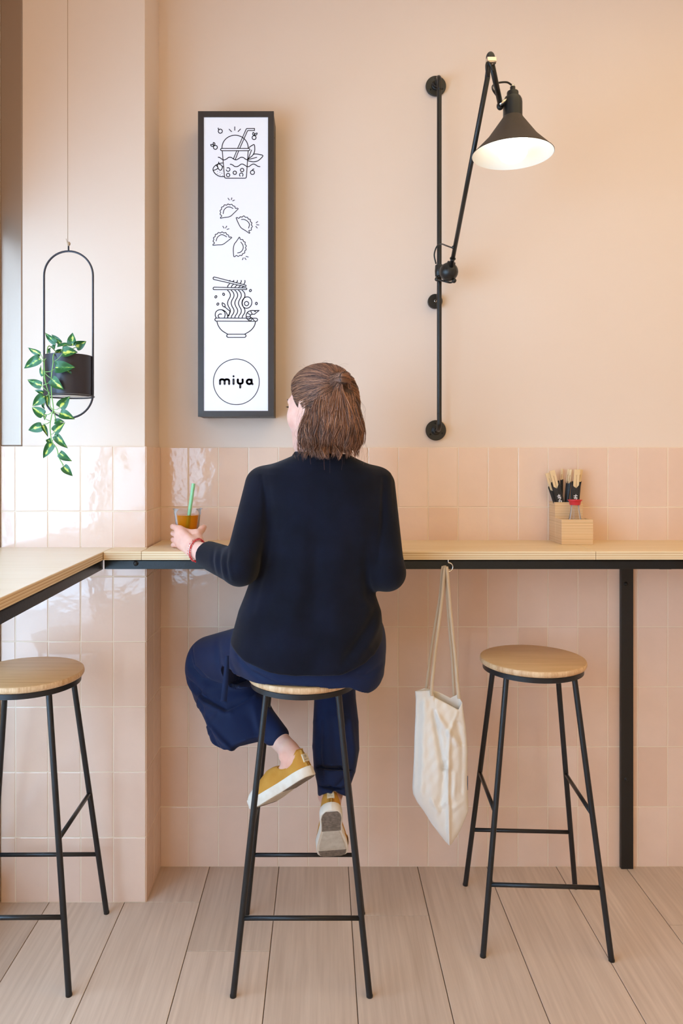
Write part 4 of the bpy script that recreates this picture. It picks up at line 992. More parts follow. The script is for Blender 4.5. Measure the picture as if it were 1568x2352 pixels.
for i in range(4):
    ff.cone(pip[i], dip[i], fr_[i], fr_[i]*.93, .0018); ff.cone(dip[i], tip[i], fr_[i]*.93, fr_[i]*.78, .0018)
tm = Wn(452, 1229, -.272); ti = Wn(463, 1216, -.244); tt_ = np.array([CCX+.047, CCY-.010, Wn(471, 1209, -.21)[2]])
ff.cone(wr+np.array([.010, .014, .006]), tm, .0175, .0135, .012); ff.cone(tm, ti, .0130, .0108, .008); ff.cone(ti, Wn(468, 1211, -.215), .0106, .0086, .003)
ff.cone(tm+[0, 0, .004], mcp[0]+[.004, 0, -.002], .0100, .0085, .012)
ff.cone(tm+[0, .0, -.008], mcp[2], .010, .009, .012)
V, Q = ff.mesh(1); addbody(V, Q)
# torso, right arm, hips and legs under the clothes
SL, SR = Wn(612, 1105, -.43), Wn(862, 1105, -.43)
ER = Wn(886, 1318, -.50); WR = np.array([.085, -.262, 1.118])
HL, HR = np.array([-.105, -.42, .865]), np.array([.075, -.42, .865])
KL, KR = Wn(492, 1530, -.150), np.array([.035, -.125, .785])
LEN = .246
def frame(H, f, u, flip):
    f = Vector(f).normalized(); u = Vector(u); u = (u-f*u.dot(f)).normalized(); s = f.cross(u)*flip
    Mx = Matrix((s, f, u)).transposed().to_4x4(); Mx.translation = Vector(H); return Mx
fR = np.array([.03, .53, -.85]); fR /= np.linalg.norm(fR); HRt = Wn(766, 1975, -.300)-fR*LEN
HLt = Wn(706, 1776, -.505)+np.array([.55, .72, -.42])*.026
fL, uL, uR = (-.64, .46, -.61), (-.47, .54, .78), (-.06, .85, .53)
ML0, MR0 = frame(HLt, fL, uL, -1), frame(HRt, fR, uR, -1)
AL, AR = np.array(ML0 @ Vector((0, .045, .075))), np.array(MR0 @ Vector((0, .045, .075)))
bf = Fld((-.46, -.62, .30), (.30, -.05, 1.42), .005)
bf.slices([(.80, -.02, -.43, .15, .10), (.9, -.02, -.43, .14, .10), (1.02, -.01, -.435, .11, .085), (1.18, -.01, -.435, .125, .085), (1.27, -.005, -.438, .125, .075), (1.30, 0, -.44, .08, .055)], .02)
bf.cone(nb-[0, 0, .035], SL+[.02, 0, -.03], .044, .036, .02); bf.cone(nb-[0, 0, .035], SR-[.02, 0, .03], .044, .036, .02)
bf.cone(SL-[-.01, 0, .02], el_, .036, .030, .02); bf.cone(SR-[.01, 0, .02], ER, .036, .030, .02); bf.cone(ER, WR, .030, .023, .01); bf.cone(el_, (el_+wr)/2, .032, .028, .01)
bf.cone(HL, KL, .075, .052, .03); bf.cone(HR, KR, .075, .052, .03)
bf.cone(KL, (KL*.6+AL*.4), .042, .038, .02); bf.cone(KL*.6+AL*.4, AL, .038, .026, .01); bf.cone(KR, KR*.6+AR*.4, .042, .038, .02); bf.cone(KR*.6+AR*.4, AR, .038, .026, .01)
V, Q = bf.mesh(2); addbody(V, Q)
# right hand resting on the counter in front of the body
rf = Fld((.0, -.33, ZT-.003), (.16, -.12, 1.17), .002)
rf.cone(np.array([.12, -.33, 1.112]), WR, .026, .021)
for i in range(4):
    b0 = WR+np.array([-.022+.017*i-.006, .075-.004*abs(i-1.5), -.012]); m0 = b0+[-.010+.003*i, .034, .0]; e0 = m0+[-.004+.002*i, .028, -.009]
    rf.cone(WR+np.array([-.008+.006*i, .01, -.006]), b0, .014, .0098, .012); rf.cone(b0, m0, .0090, .0082, .004); rf.cone(m0, e0, .0082, .0068, .002)
rf.cone(WR+np.array([-.012, .012, -.006]), WR+np.array([-.045, .045, -.014]), .0135, .0110, .01); rf.cone(WR+np.array([-.045, .045, -.014]), WR+np.array([-.058, .073, -.018]), .0105, .0085, .003)
V, Q = rf.mesh(1); addbody(V, Q)

# ---- shoes
M['canvas_shoe'] = mat('ochre_canvas', rgb(206, 152, 70), .9, spec=.2, bump=(1100, .5), var=(30, rgb(196, 140, 58)))
M['rubber'] = mat('white_rubber', rgb(232, 226, 214), .6, var=(40, rgb(222, 212, 196)))
M['outsole'] = mat('grey_outsole', rgb(136, 124, 112), .7, bump=(150, .9), var=(120, rgb(102, 92, 82)))
M['sole_pale'] = mat('pale_outsole', rgb(206, 198, 184), .7, bump=(90, .3), var=(60, rgb(188, 178, 162)))
M['patch'] = mat('shoe_patch', rgb(214, 200, 172), .9); M['patch_ink'] = mat('patch_ink', rgb(84, 88, 72), .9)
LEN = .246
def halfw(t):
    return np.interp(t, [0, .01, .04, .09, .16, .28, .42, .55, .68, .80, .90, .95, .98, 1], [0, .0115, .0225, .0300, .0330, .0315, .0320, .0385, .0455, .0475, .0450, .0385, .0285, 0])
def shoe(H, f, u, label, flip):
    """H: heel end of the outsole, f: towards the toe, u: out of the sole"""
    f = Vector(f).normalized(); u = Vector(u); u = (u-f*u.dot(f)).normalized(); s = f.cross(u)*flip
    Mx = Matrix((s, f, u)).transposed().to_4x4(); Mx.translation = Vector(H)
    ts = np.concatenate([(1-np.cos(np.linspace(0, PI, 41)))/2])
    def outline(inset, z):
        R = [(max(halfw(t)-inset, 0)+.003*math.sin(PI*t), t*(LEN-2*inset)+inset) for t in ts]; L_ = [(-max(halfw(t)-inset, 0)*.96+.003*math.sin(PI*t), t*(LEN-2*inset)+inset) for t in ts[::-1][1:-1]]
        return [Mx @ Vector((x, y, z + (.010*max(0, (y/LEN-.72)/.28)**2))) for x, y in R+L_]
    # upper: rows from the side welt over the top
    K = 26; J = 19; V = []; Fc = []
    def topz(t): return float(np.interp(t, [0, .05, .14, .26, .38, .46, .56, .68, .80, .90, .96, 1], [.070, .078, .066, .058, .062, .073, .074, .064, .053, .045, .038, .024]))
    tU = np.concatenate([[.004], np.linspace(.02, .97, K-2), [.992]])
    for t in tU:
        w_ = halfw(t)-.0015; zt_ = topz(t); zb_ = .014+.010*max(0, (t-.72)/.28)**2
        for j in range(J):
            a = PI*j/(J-1); e_ = .62 if t > .45 else .5
            x = w_*math.copysign(abs(math.cos(a))**e_, math.cos(a)); z = zb_+(zt_-zb_)*math.sin(a)**.8
            if t < .45: x *= 1-.16*math.sin(a)
            y = t*LEN
            if t < .04: y += .004*math.sin(a)
            V.append(Mx @ Vector((x+.003*math.sin(PI*t), y, z)))
    for i in range(K-1):
        for j in range(J-1): a = i*J+j; Fc.append((a, a+1, a+J+1, a+J))
    Fc.append(list(range(J))); Fc.append([(K-1)*J+j for j in range(J)][::-1])
    # fold the throat inwards where the ankle enters
    sh_ = obj('shoe', V, Fc, M['canvas_shoe'], per, True, label)
    rings = [outline(.0015, .0), outline(0, .002), outline(0, .0215), outline(.001, .025), outline(.005, .026), outline(.012, .026)]
    n = len(rings[0]); V = [p for r_ in rings for p in r_]; Fc = []
    for k in range(len(rings)-1):
        for i in range(n): Fc.append((k*n+i, k*n+(i+1) % n, (k+1)*n+(i+1) % n, (k+1)*n+i))
    Fc.append([i for i in range(n)][::-1]); Fc.append([(len(rings)-1)*n+i for i in range(n)])
    sole = obj('sole', V, Fc, M['rubber'], sh_, True); sharp(sole, 50)
    def patch_sole(nm, t0, t1, inset, m_, z=-.0012):
        tt = np.linspace(t0, t1, 24); V = []; Fc = []
        def zz(y): return z+.010*max(0, (y/LEN-.72)/.28)**2
        for t in tt:
            w_ = max(halfw(t)-inset, .001)
            for q in np.linspace(-.96, 1, 7): V.append(Mx @ Vector((w_*q+.003*math.sin(PI*t), t*LEN, zz(t*LEN))))
        for i in range(23):
            for j in range(6): a = i*7+j; Fc.append((a, a+1, a+8, a+7))
        k = len(V)
        V += [Mx @ (Mx.inverted() @ p + Vector((0, 0, .002))) for p in V]
        for i in range(23):
            Fc.append((i*7, (i+1)*7, k+(i+1)*7, k+i*7)); Fc.append((i*7+6, k+i*7+6, k+(i+1)*7+6, (i+1)*7+6))
        Fc.append([j for j in range(7)]+[k+6-j for j in range(7)]); e = 23*7; Fc.append([k+e+j for j in range(7)]+[e+6-j for j in range(7)])
        return obj(nm, V, Fc, m_, sh_, False)
    patch_sole('heel_tread', .035, .40, .0045, M['outsole']); patch_sole('midsole', .405, .80, .0085, M['sole_pale'], -.0008); patch_sole('toe_tread', .805, .975, .0065, M['outsole'])
    # rubber toe cap
    V = []; Fc = []; tc = np.linspace(.82, .998, 9)
    for t in tc:
        w_ = halfw(min(t, .996))+.0018; zt_ = topz(t)+.0026; zb_ = .016+.010*max(0, (t-.72)/.28)**2
        for j in range(J):
            a = PI*j/(J-1); x = w_*math.copysign(abs(math.cos(a))**.62, math.cos(a)); z = zb_+(zt_-zb_)*math.sin(a)**.8
            y = t*LEN+(.002 if t > .97 else 0)-.022*(abs(math.sin(a))**2)*(1-(t-.86)/.138)*-1*.0 + .016*(1-(t-.86)/.138)*(abs(math.cos(a))**2)*-1
            V.append(Mx @ Vector((x+.003*math.sin(PI*t), y, z)))
    for i in range(8):
        for j in range(J-1): a = i*J+j; Fc.append((a, a+1, a+J+1, a+J))
    Fc.append([8*J+j for j in range(J)][::-1])
    o = obj('toe_cap', V, Fc, M['rubber'], sh_, True); o.modifiers.new('t', 'SOLIDIFY').thickness = .001
    # collar rim round the ankle opening
    rim = []
    for q in np.linspace(0, 2*PI, 41):
        t = .222-.196*math.cos(q); a = PI/2-math.radians(47)*math.sin(q); w_ = halfw(t)-.0015; zt_ = topz(t); e_ = .5
        x = w_*math.copysign(abs(math.cos(a))**e_, math.cos(a))*(1-.16*math.sin(a)); z = .014+(zt_-.014)*math.sin(a)**.8
        if abs(math.sin(q)) < .25: x *= abs(math.sin(q))/.25
        rim.append(Mx @ Vector((x+.003*math.sin(PI*t), t*LEN+(.004 if t < .04 else 0), z)))
    G().tube(rim, .0017, 8, caps=False).build('collar_rim', M['canvas_shoe'], sh_)
    # heel patch with its ring emblem
    g = G(); pz = [.040, .062]; V = []
    for (x, z) in ((-.0105, .037), (.0105, .037), (.0095, .058), (-.0095, .058)): V.append(Mx @ Vector((x, .0005-.0016+(.0035 if abs(x) > 0 else 0)-.001, z)))
    Vb = [Mx @ (Mx.inverted() @ p + Vector((0, .004, 0))) for p in V]
    obj('heel_patch', V+Vb, [(0, 1, 2, 3), (7, 6, 5, 4), (0, 4, 5, 1), (2, 6, 7, 3), (1, 5, 6, 2), (3, 7, 4, 0)], M['patch'], sh_, False, label='cream fabric patch on the heel')
    g = G(); R_ = .0040
    yq = .0012
    g.tube([Mx @ Vector((R_*math.cos(a), yq, .0515+R_*math.sin(a))) for a in np.linspace(0, 2*PI, 21)], .00035, 5, caps=False)
    g.tube([Mx @ Vector((0, yq, .0495)), Mx @ Vector((0, yq, .0535))], .0008, 6)
    for q in range(5):
        x = -.0062+.0031*q; g.tube([Mx @ Vector((x, yq, .0415)), Mx @ Vector((x+.0003, yq, .0435)), Mx @ Vector((x+.0016, yq, .0435)), Mx @ Vector((x+.0016, yq, .0415))][:(4 if q % 2 else 3)], .00035, 5)
    g.build('patch_emblem', M['patch_ink'], sh_)
    return Mx

# right shoe: toe pressed against the rear footrest, sole towards the viewer
MR = shoe(HRt, fR, (-.06, .85, .53), 'ochre canvas shoe with its sole towards the viewer', -1)
# left shoe: hanging crossed in front of the stool legs
ML = shoe(HLt, fL, uL, 'ochre canvas shoe seen from the side', -1)
# feet reach into the shoes
ank = Fld((-.22, -.56, .28), (.14, -.18, .66), .003)
def shp(Mx, x, y, z): return np.array(Mx @ Vector((x, y, z)))
for Mx, A_, K_ in ((ML, AL, KL), (MR, AR, KR)):
    h0 = shp(Mx, 0, .045, .060); t0 = shp(Mx, 0, .12, .035)
    A2 = A_+(K_-A_)*.04
    ank.cone(A2, h0, .0255, .0260, .012); ank.cone(h0, t0, .0255, .022, .02); ank.cone(A2+(K_-A2)*.25, A2, .031, .0255, .012)
    for sx in (-1, 1): ank.ell(shp(Mx, sx*.024, .055, .078), (.012, .012, .012), .012)
    ank.cone(shp(Mx, 0, .020, .058), A2+(K_-A2)*.1, .014, .013, .014)
V, Q = ank.mesh(2); addbody(V, Q)
bodyo = obj('body', np.concatenate(parts_V), np.concatenate(parts_Q), M['skin'], per, True)

# ---- jumper
M['knit'] = mat('navy_knit', rgb(13, 15, 25), .95, spec=.12, sheen=.08, bump=(900, .4), var=(14, rgb(18, 21, 35)))
YT = -.435
def row(py, L_, R_, b, y=YT):
    p, q = W(L_, py, y), W(R_, py, y); return (p.z, (p.x+q.x)/2, y, (q.x-p.x)/2, b)
jf = Fld((-.42, -.67, .76), (.26, -.14, 1.385), .0032)
TR = [row(1043, 680, 800, .066, -.448), row(1054, 655, 820, .072, -.448), row(1064, 630, 842, .080, -.446), row(1076, 607, 863, .089, -.443), row(1090, 597, 876, .096, -.44), row(1120, 597, 882, .106), row(1200, 607, 881, .112), row(1270, 598, 872, .116), row(1340, 572, 861, .122), row(1365, 563, 862, .126), row(1400, 549, 874, .140), row(1430, 541, 877, .150), row(1460, 533, 878, .158), row(1500, 521, 882, .166), row(1560, 512, 882, .170)]
jf.slices(TR, 0, 2.5)
jf.cone(SL+[-.008, 0, -.012], el_+[0, .0, .004], .052, .0415, .028); jf.cone(el_+[.0, .0, .004], wr+(el_-wr)*.17, .047, .0375, .018)
jf.cone(SR+[.004, 0, -.012], ER+[.004, .01, .002], .050, .047, .028); jf.cone(ER+[.004, .01, .002], WR+(ER-WR)*.15, .046, .036, .018)
# cuffs: cut straight and hollow
for w0, e0 in ((wr, el_), (WR, ER)):
    ax = (w0-e0)/np.linalg.norm(w0-e0); c0 = w0+(e0-w0)*.12
    jf.cone(c0+ax*.002, c0+ax*.05, .052, .052, .006, 'sub'); jf.cone(c0-ax*.028, c0+ax*.02, .0300, .0300, .003, 'sub')
# hem: curved lower edge
zh = lambda px, py: W(px, py, -.598).z
hx = [W(q, 1500, -.56).x for q in (505, 522, 560, 620, 680, 780, 840, 884, 900)]; hz = [zh(505, 1498), zh(522, 1507), zh(560, 1529), zh(620, 1547), zh(680, 1554), zh(780, 1554), zh(840, 1533), zh(884, 1497), zh(900, 1480)]
dz = (np.interp(jf.ax[0], hx, hz)[:, None, None]-jf.ax[2][None, None, :]+np.zeros((1, len(jf.ax[1]), 1))).astype(np.float32)
jf.f = smax(jf.f, dz, .007)
V, Q = jf.mesh(2)
fl = [([(728, 1120), (724, 1300), (716, 1480), (700, 1550)], 16, -.004), ([(690, 1230), (676, 1400), (640, 1540)], 18, .0035), ([(760, 1250), (768, 1420), (790, 1550)], 20, .003), ([(800, 1150), (816, 1300), (822, 1400)], 16, -.003),
      ([(612, 1120), (616, 1200), (606, 1290), (580, 1400)], 9, -.005), ([(598, 1095), (606, 1140), (612, 1200)], 5, -.004), ([(884, 1100), (880, 1200), (868, 1290)], 6, -.006),
      ([(640, 1180), (628, 1330), (590, 1500)], 18, -.003), ([(868, 1400), (842, 1440), (800, 1490), (775, 1520)], 10, -.007), ([(876, 1420), (850, 1462), (810, 1510)], 11, .006), ([(838, 1290), (846, 1370), (862, 1400)], 9, -.004), ([(846, 1250), (856, 1340), (874, 1400)], 8, .004),
      ([(505, 1500), (560, 1522), (620, 1541), (680, 1548), (780, 1548), (840, 1527), (884, 1490)], 3, -.0022), ([(700, 1180), (705, 1250), (690, 1330)], 22, .002), ([(840, 1480), (860, 1500), (880, 1485)], 8, .004)]
fl = [(p, w/840, a) for p, w, a in fl]
fl += [([(x0+dx, 1258+abs(dx)*.1, -.47), (x0-4+dx, 1285, -.5), (x0+3+dx, 1322, -.5)], .0055, a) for x0, dx, a in ((492, 0, -.0028), (502, 0, .0025), (511, 0, -.0035), (520, 0, .003), (529, 0, -.0035), (538, 0, .0025))]
V = folds(V, Q, fl)
obj('jumper', V, Q, M['knit'], per, True, 'dark navy fine-knit jumper with three-quarter sleeves')
# ribbed stand collar
g = G(); cx_, cy_ = W(739, 1045, -.445).x, -.452
prof = []; n_ = 48; V = []; Fc = []
for k, (w_, zz, dd) in enumerate([(.0900, W(740, 1063, -.52).z, .073), (.0865, W(740, 1056, -.52).z, .071), (.0765, W(740, 1043, -.515).z, .0675), (.0740, W(740, 1040.5, -.515).z, .065), (.0715, W(740, 1041.5, -.515).z, .063), (.0735, W(740, 1054, -.515).z, .064)]):
    for i in range(n_):
        a = 2*PI*i/n_; s_ = math.sin(a)
        V.append((cx_+w_*math.cos(a), cy_+dd*s_, zz-.012*max(0, s_)+.001*math.sin(2*a)-.004*math.cos(a)))
for k in range(5):
    for i in range(n_): Fc.append((k*n_+i, k*n_+(i+1) % n_, (k+1)*n_+(i+1) % n_, (k+1)*n_+i))
M['rib'] = mat('navy_rib', rgb(16, 18, 28), .95, spec=.12, sheen=.08, bump=(500, .6, (1, 1, .05)))
obj('collar', V, Fc, M['rib'], per, True, 'ribbed neckband of the jumper')

# ---- trousers
M['navy'] = mat('navy_trousers', rgb(5, 25, 62), .7, spec=.25, sheen=.05, bump=(1500, .25))
tf = Fld((-.47, -.63, .34), (.20, -.04, .98), .0036)
YH = -.452
def rh(py, L_, R_, b, y=YH): p, q = W(L_, py, y), W(R_, py, y); return (p.z, (p.x+q.x)/2, y, (q.x-p.x)/2, b)
tf.slices([rh(1400, 580, 848, .10), rh(1450, 562, 864, .11), rh(1495, 540, 878, .124), rh(1520, 545, 883, .130), rh(1545, 560, 881, .131), rh(1560, 572, 874, .143), rh(1572, 580, 864, .147), rh(1592, 595, 850, .145)], 0, 2.3)
tf.cone(Wn(610, 1500, -.40), Wn(488, 1521, -.165), .090, .082, .05)
tf.cone(np.array([.080, -.40, .868]), KR+[.002, .0, 0], .088, .070, .05)
# lower left leg, flared and swung back to the right
def leg(fld, P, side, k):
    """P: (point, half width along side, half depth) stations"""
    for (p0, a0, b0), (p1, a1, b1) in zip(P[:-1], P[1:]):
        p0, p1 = np.array(p0, float), np.array(p1, float); ab = p1-p0; L_ = np.linalg.norm(ab); t_ = ab/L_
        s_ = np.array(side, float); s_ -= t_*(s_@t_); s_ /= np.linalg.norm(s_); v_ = np.cross(t_, s_); R_ = max(a0, a1, b0, b1)+.02
        sl, X, Y, Z = fld.sub(np.minimum(p0, p1)-R_, np.maximum(p0, p1)+R_); q = (X-p0[0], Y-p0[1], Z-p0[2])
        dt = lambda n: q[0]*n[0]+q[1]*n[1]+q[2]*n[2]
        T = dt(t_); t = np.clip(T/L_, 0, 1); a = a0+(a1-a0)*t; b = b0+(b1-b0)*t
        d = (np.sqrt((dt(s_)/a)**2+(dt(v_)/b)**2)-1)*np.minimum(a, b); d = np.maximum(d, np.maximum(-T-.004, T-L_))
        fld.comb(sl, d.astype(np.float32), k, 'add')
sd = (1, 0, .12)
leg(tf, [(Wn(495, 1535, -.175), .080, .068), (Wn(517, 1590, -.225), .090, .066), (Wn(543, 1650, -.300), .087, .060), (Wn(562, 1725, -.375), .0960, .055)], (1, -.25, .12), .012)
kk = KL; aa = AL; tf.cone(kk, kk+(aa-kk)*.55, .060, .046, .02); tf.cone(kk+(aa-kk)*.55, kk+(aa-kk)*.82, .046, .037, .012)
tf.cone(Wn(475, 1548, -.15), Wn(482, 1590, -.17), .062, .05, .03)
tf.cone(Wn(560, 1545, -.25), Wn(585, 1580, -.25), .05, .035, .02)
# slanting hem of the left leg
h0, h1 = Wn(490, 1716, -.375), Wn(643, 1697, -.40); ex = h1-h0; nn = np.cross(ex, np.array([0, 1, .18])); nn = nn/np.linalg.norm(nn); nn = nn if nn[2] < 0 else -nn
X, Y, Z = tf.ax[0][:, None, None], tf.ax[1][None, :, None], tf.ax[2][None, None, :]
dpl = (X-h0[0])*nn[0]+(Y-h0[1])*nn[1]+(Z-h0[2]+.010*np.clip((X+.26)/.08, 0, 1))*nn[2]
reg = (X < -.035)+0*Y+0*Z; tf.f = np.where((reg > 0) & (Z < .75), smax(tf.f, dpl+0*tf.f), tf.f).astype(np.float32)
# lower right leg
leg(tf, [(KR+[.002, 0, .0], .066, .066), (Wn(769, 1600, -.215), .063, .062), (Wn(771, 1660, -.262), .068, .062), (Wn(771, 1719, -.300), .0690, .060), (Wn(768, 1770, -.335), .060, .056), (Wn(766, 1805, -.348), .047, .045), (Wn(764, 1875, -.352), .040, .037)], (1, 0, 0), .003)
zc0 = Wn(764, 1833, -.40)[2]
reg = (X > -.03)+0*Y+0*Z; hemz = zc0+.016*np.clip(-(Y+.355)/.04, -1, 1)-.42*np.abs(X-.030)
tf.f = np.where((reg > 0) & (Z < .6), smax(tf.f, hemz-Z+0*tf.f), tf.f).astype(np.float32)
# seat contact
rad = np.sqrt((X+.053)**2+(Y+.43)**2); tq = np.clip((rad-.1535)/.035, 0, 1); hh = .7768-.024*tq*tq*(3-2*tq)*np.clip((X-.07)/.05, 0, 1)-.005*np.clip((rad-.153)/.012, 0, 1)
tf.f = np.where((Z > .70) & (rad < .24), smax(tf.f, hh-Z+0*tf.f, .006), tf.f).astype(np.float32)

V, Q = tf.mesh(2)
fl = [([(432, 1495, -.2), (440, 1530, -.2), (470, 1550, -.2), (520, 1562, -.25), (570, 1566, -.3)], .008, -.010), ([(436, 1480, -.2), (448, 1520, -.2), (485, 1545, -.22)], .006, -.006), ([(428, 1560, -.2), (470, 1580, -.2), (530, 1598, -.22), (585, 1580, -.25)], .007, -.008), ([(428, 1575, -.2), (480, 1592, -.2), (540, 1604, -.22)], .008, .006),
      ([(470, 1612, -.2), (510, 1650, -.24), (550, 1690, -.3), (575, 1712, -.33)], .006, .006), ([(470, 1625, -.2), (500, 1660, -.24), (535, 1712, -.3)], .008, -.005), ([(545, 1505, -.5), (580, 1532, -.5), (640, 1552, -.5), (700, 1560, -.5)], .006, -.0035), ([(525, 1520, -.45), (540, 1545, -.45), (575, 1562, -.45)], .006, .005),
      ([(500, 1460, -.3), (508, 1500, -.3), (512, 1540, -.3)], .012, -.004), ([(455, 1580, -.2), (470, 1600, -.2), (482, 1640, -.22)], .007, -.005), ([(590, 1600, -.25), (600, 1650, -.3), (625, 1690, -.33)], .010, .004),
      ([(735, 1775, -.3), (765, 1782, -.3), (800, 1755, -.3)], .006, -.008), ([(735, 1785, -.33), (760, 1795, -.33), (795, 1775, -.33)], .007, .006), ([(742, 1822, -.35), (770, 1808, -.35), (795, 1806, -.35)], .006, -.005), ([(735, 1640, -.25), (732, 1700, -.25), (740, 1760, -.28)], .008, -.005), ([(760, 1620, -.25), (770, 1700, -.25), (785, 1750, -.28)], .012, -.004), ([(800, 1620, -.25), (808, 1690, -.25), (812, 1740, -.28)], .008, .004),
      ([(800, 1540, -.55), (840, 1545, -.52), (876, 1525, -.5)], .008, -.003)]
V = folds(V, Q, [(q[0], q[1], q[2]*1.45) for q in fl])
obj('trousers', V, Q, M['navy'], per, True, 'wide navy blue trousers')
# hanging tie ribbon
g = G(); P = smooth_path([W(521, 1506, -.515), W(520, 1530, -.52), W(517, 1570, -.515), W(513, 1611, -.505)], 6); V = []; Fc = []
for i, q in enumerate(P):
    w_ = (4.2+3.2*i/(len(P)-1))*2.0/F
    for dy in (0, .003): V += [q+Vector((-w_, dy, 0)), q+Vector((w_, dy, 0))]
for i in range(len(P)-1):
    a = i*4; b_ = a+4; Fc += [(a, a+1, b_+1, b_), (a+2, b_+2, b_+3, a+3), (a, b_, b_+2, a+2), (a+1, a+3, b_+3, b_+1)]
Fc += [(0, 2, 3, 1), (len(V)-4, len(V)-3, len(V)-1, len(V)-2)]
obj('tie_ribbon', V, Fc, M['navy'], per, True)

# ---- bracelet: red coral chips and a silver bangle
M['coral'] = mat('red_coral', rgb(208, 54, 58), .35); M['silver'] = mat('silver', rgb(228, 224, 220), .2, 1)
bt = (el_-wr)/np.linalg.norm(el_-wr); bu = np.array([.10, .0, 1.0]); bu -= bt*(bu@bt); bu /= np.linalg.norm(bu); bv = np.cross(bt, bu); bc_ = wr+bt*.004
g = G()
rr2 = random.Random(3)
for st_, off in ((0, .0), (1, .007)):
    for i in range(30):
        a = 2*PI*i/30+st_*.1; c = bc_+bt*off+bu*math.cos(a)*.0325+bv*math.sin(a)*.0245
        q = G(); q.box(-.0022, .0022, -.0013, .0013, -.0017, .0017)
        R_ = Matrix.Rotation(rr2.random()*3, 4, 'X') @ Matrix.Rotation(rr2.random()*3, 4, 'Z'); g.add([Vector(c)+(R_ @ Vector(p))*rr2.uniform(.8, 1.3) for p in q.v], q.f)
tag(g.build('coral_bracelet', M['coral'], per, smooth=False), 'two strings of red coral chips round the wrist', kind='stuff')
G().tube([bc_+bt*.0035+bu*math.cos(a)*.0340+bv*math.sin(a)*.026 for a in np.linspace(0, 2*PI, 49)], .0011, 8, caps=False).build('bangle', M['silver'], per, label='thin silver bangle')

# ---- face details
M['eye'] = mat('eye_white', rgb(236, 232, 226), .2); M['iris'] = mat('iris', rgb(74, 52, 36), .2); M['lash'] = mat('lash', rgb(40, 28, 22), .8); M['brow'] = mat('brow', rgb(92, 66, 48), .9); M['lips'] = mat('lips', rgb(206, 128, 116), .45)
for s in (-1, 1):
    ec = hp(s*.031, .0785, .006); g = G(); g.sphere(ec, .0118, 12, (1, 1, .52)); eo = g.build('eye', M['eye'], per)
    G().lathe([(.0044, .0106), (.0034, .0116), (0, .0121)], ec, 16, tuple(fw)).build('iris', M['iris'], eo)
    g = G()
    for i in range(15):
        x = s*(.020+.0016*i); z0_ = .0135+.002*math.sin(PI*i/14); b0 = hp(x, .0905-.0035*abs(i-6)/6, z0_-.004); g.tube([b0, b0+.004*fw+.0005*rt*s+.001*upv, b0+.0075*fw+.0012*rt*s*(i/8)+.003*upv], [.0004, .0003, .0001], 4)
    g.build('eyelashes', M['lash'], per)
    g = G(); g.tube(smooth_path([hp(s*.012, .0975, .026), hp(s*.028, .0965, .032), hp(s*.042, .086, .031), hp(s*.052, .072, .024)], 5), [.0012+.0014*math.sin(PI*min(1, i/15*.9+.1)) for i in range(16)], 8, flat=.6).build('eyebrow', M['brow'], per)

g = G(); g.tube(smooth_path([hp(-.022, .0880, -.0595), hp(-.010, .0975, -.0550), hp(0, .0985, -.0562), hp(.010, .0975, -.0550), hp(.022, .0880, -.0595)], 6), [.0008+.0024*math.sin(PI*i/24) for i in range(25)], 8)
g.tube(smooth_path([hp(-.021, .0880, -.0605), hp(-.009, .0965, -.0645), hp(0, .0975, -.0655), hp(.009, .0965, -.0645), hp(.021, .0880, -.0605)], 6), [.0008+.0032*math.sin(PI*i/24) for i in range(25)], 8); g.build('lips', M['lips'], per)
# ---- hair: half pulled back to a small tie, loose to the shoulders
M['hair'] = mat('brown_hair', rgb(92, 62, 46), .42, spec=.45)
island_var(M['hair'], rgb(58, 36, 27), rgb(176, 126, 96), rgb(108, 70, 52))
M['hair_base'] = mat('brown_hair_base', rgb(70, 47, 36), .7, bump=(300, .8, (1, 1, .08)))
hb_ = Fld((-.19, -.64, 1.33), (.19, -.26, 1.66), .003)
Rh = [[rt[0], fw[0], 0], [rt[1], fw[1], 0], [0, 0, 1]]
hb_.ell(hp(0, -.016, .034), (.0800, .0985, .0925), 0, 'add', Rh)
hb_.ell(hp(0, .012, .050), (.074, .082, .070), .02, 'add', Rh)
def hrow(py, L_, R_, b, y): p, q = W(L_, py, y), W(R_, py, y); return (p.z, (p.x+q.x)/2, y, (q.x-p.x)/2, b)
hb_.slices([hrow(1034, 692, 824, .045, -.492), hrow(1018, 684, 832, .055, -.492), hrow(990, 684, 835, .064, -.490), hrow(960, 694, 831, .066, -.486), hrow(930, 704, 824, .064, -.482), hrow(900, 716, 812, .058, -.478), hrow(880, 735, 800, .045, -.475)], .02, 2.2)
TIE = Wn(783, 868, -.553)
hb_.ell(TIE+[.004, .012, 0], (.020, .016, .018), .012)
# cut away the face and the front of the neck
fa = hp(0, .052, .0); X, Y, Z = hb_.ax[0][:, None, None], hb_.ax[1][None, :, None], hb_.ax[2][None, None, :]
lx = (X-HC[0])*rt[0]+(Y-HC[1])*rt[1]+0*Z; ly = (X-HC[0])*fw[0]+(Y-HC[1])*fw[1]+0*Z; lz = Z-HC[2]+0*X+0*Y
front = ly-np.interp(lz, [-.15, -.03, -.005, .02, .045, .065, .085, .10, .12], [-.010, -.008, .016, .032, .042, .054, .070, .086, .12]).astype(np.float32)
hb_.f = np.maximum(hb_.f, front.astype(np.float32))
hb_.ell(hp(0, .03, -.10), (.062, .075, .085), .01, 'sub', Rh)
V, Q = hb_.mesh(2); HB = obj('hair', V, Q, M['hair_base'], per, True, 'half-up brown hair, shoulder length')
from mathutils.bvhtree import BVHTree
bvh = BVHTree.FromPolygons([Vector(v) for v in V], [list(map(int, q)) for q in Q])
CC = Vector(hp(0, -.02, .03)); CL = Vector((W(757, 960, -.49).x, -.487, 1.44))
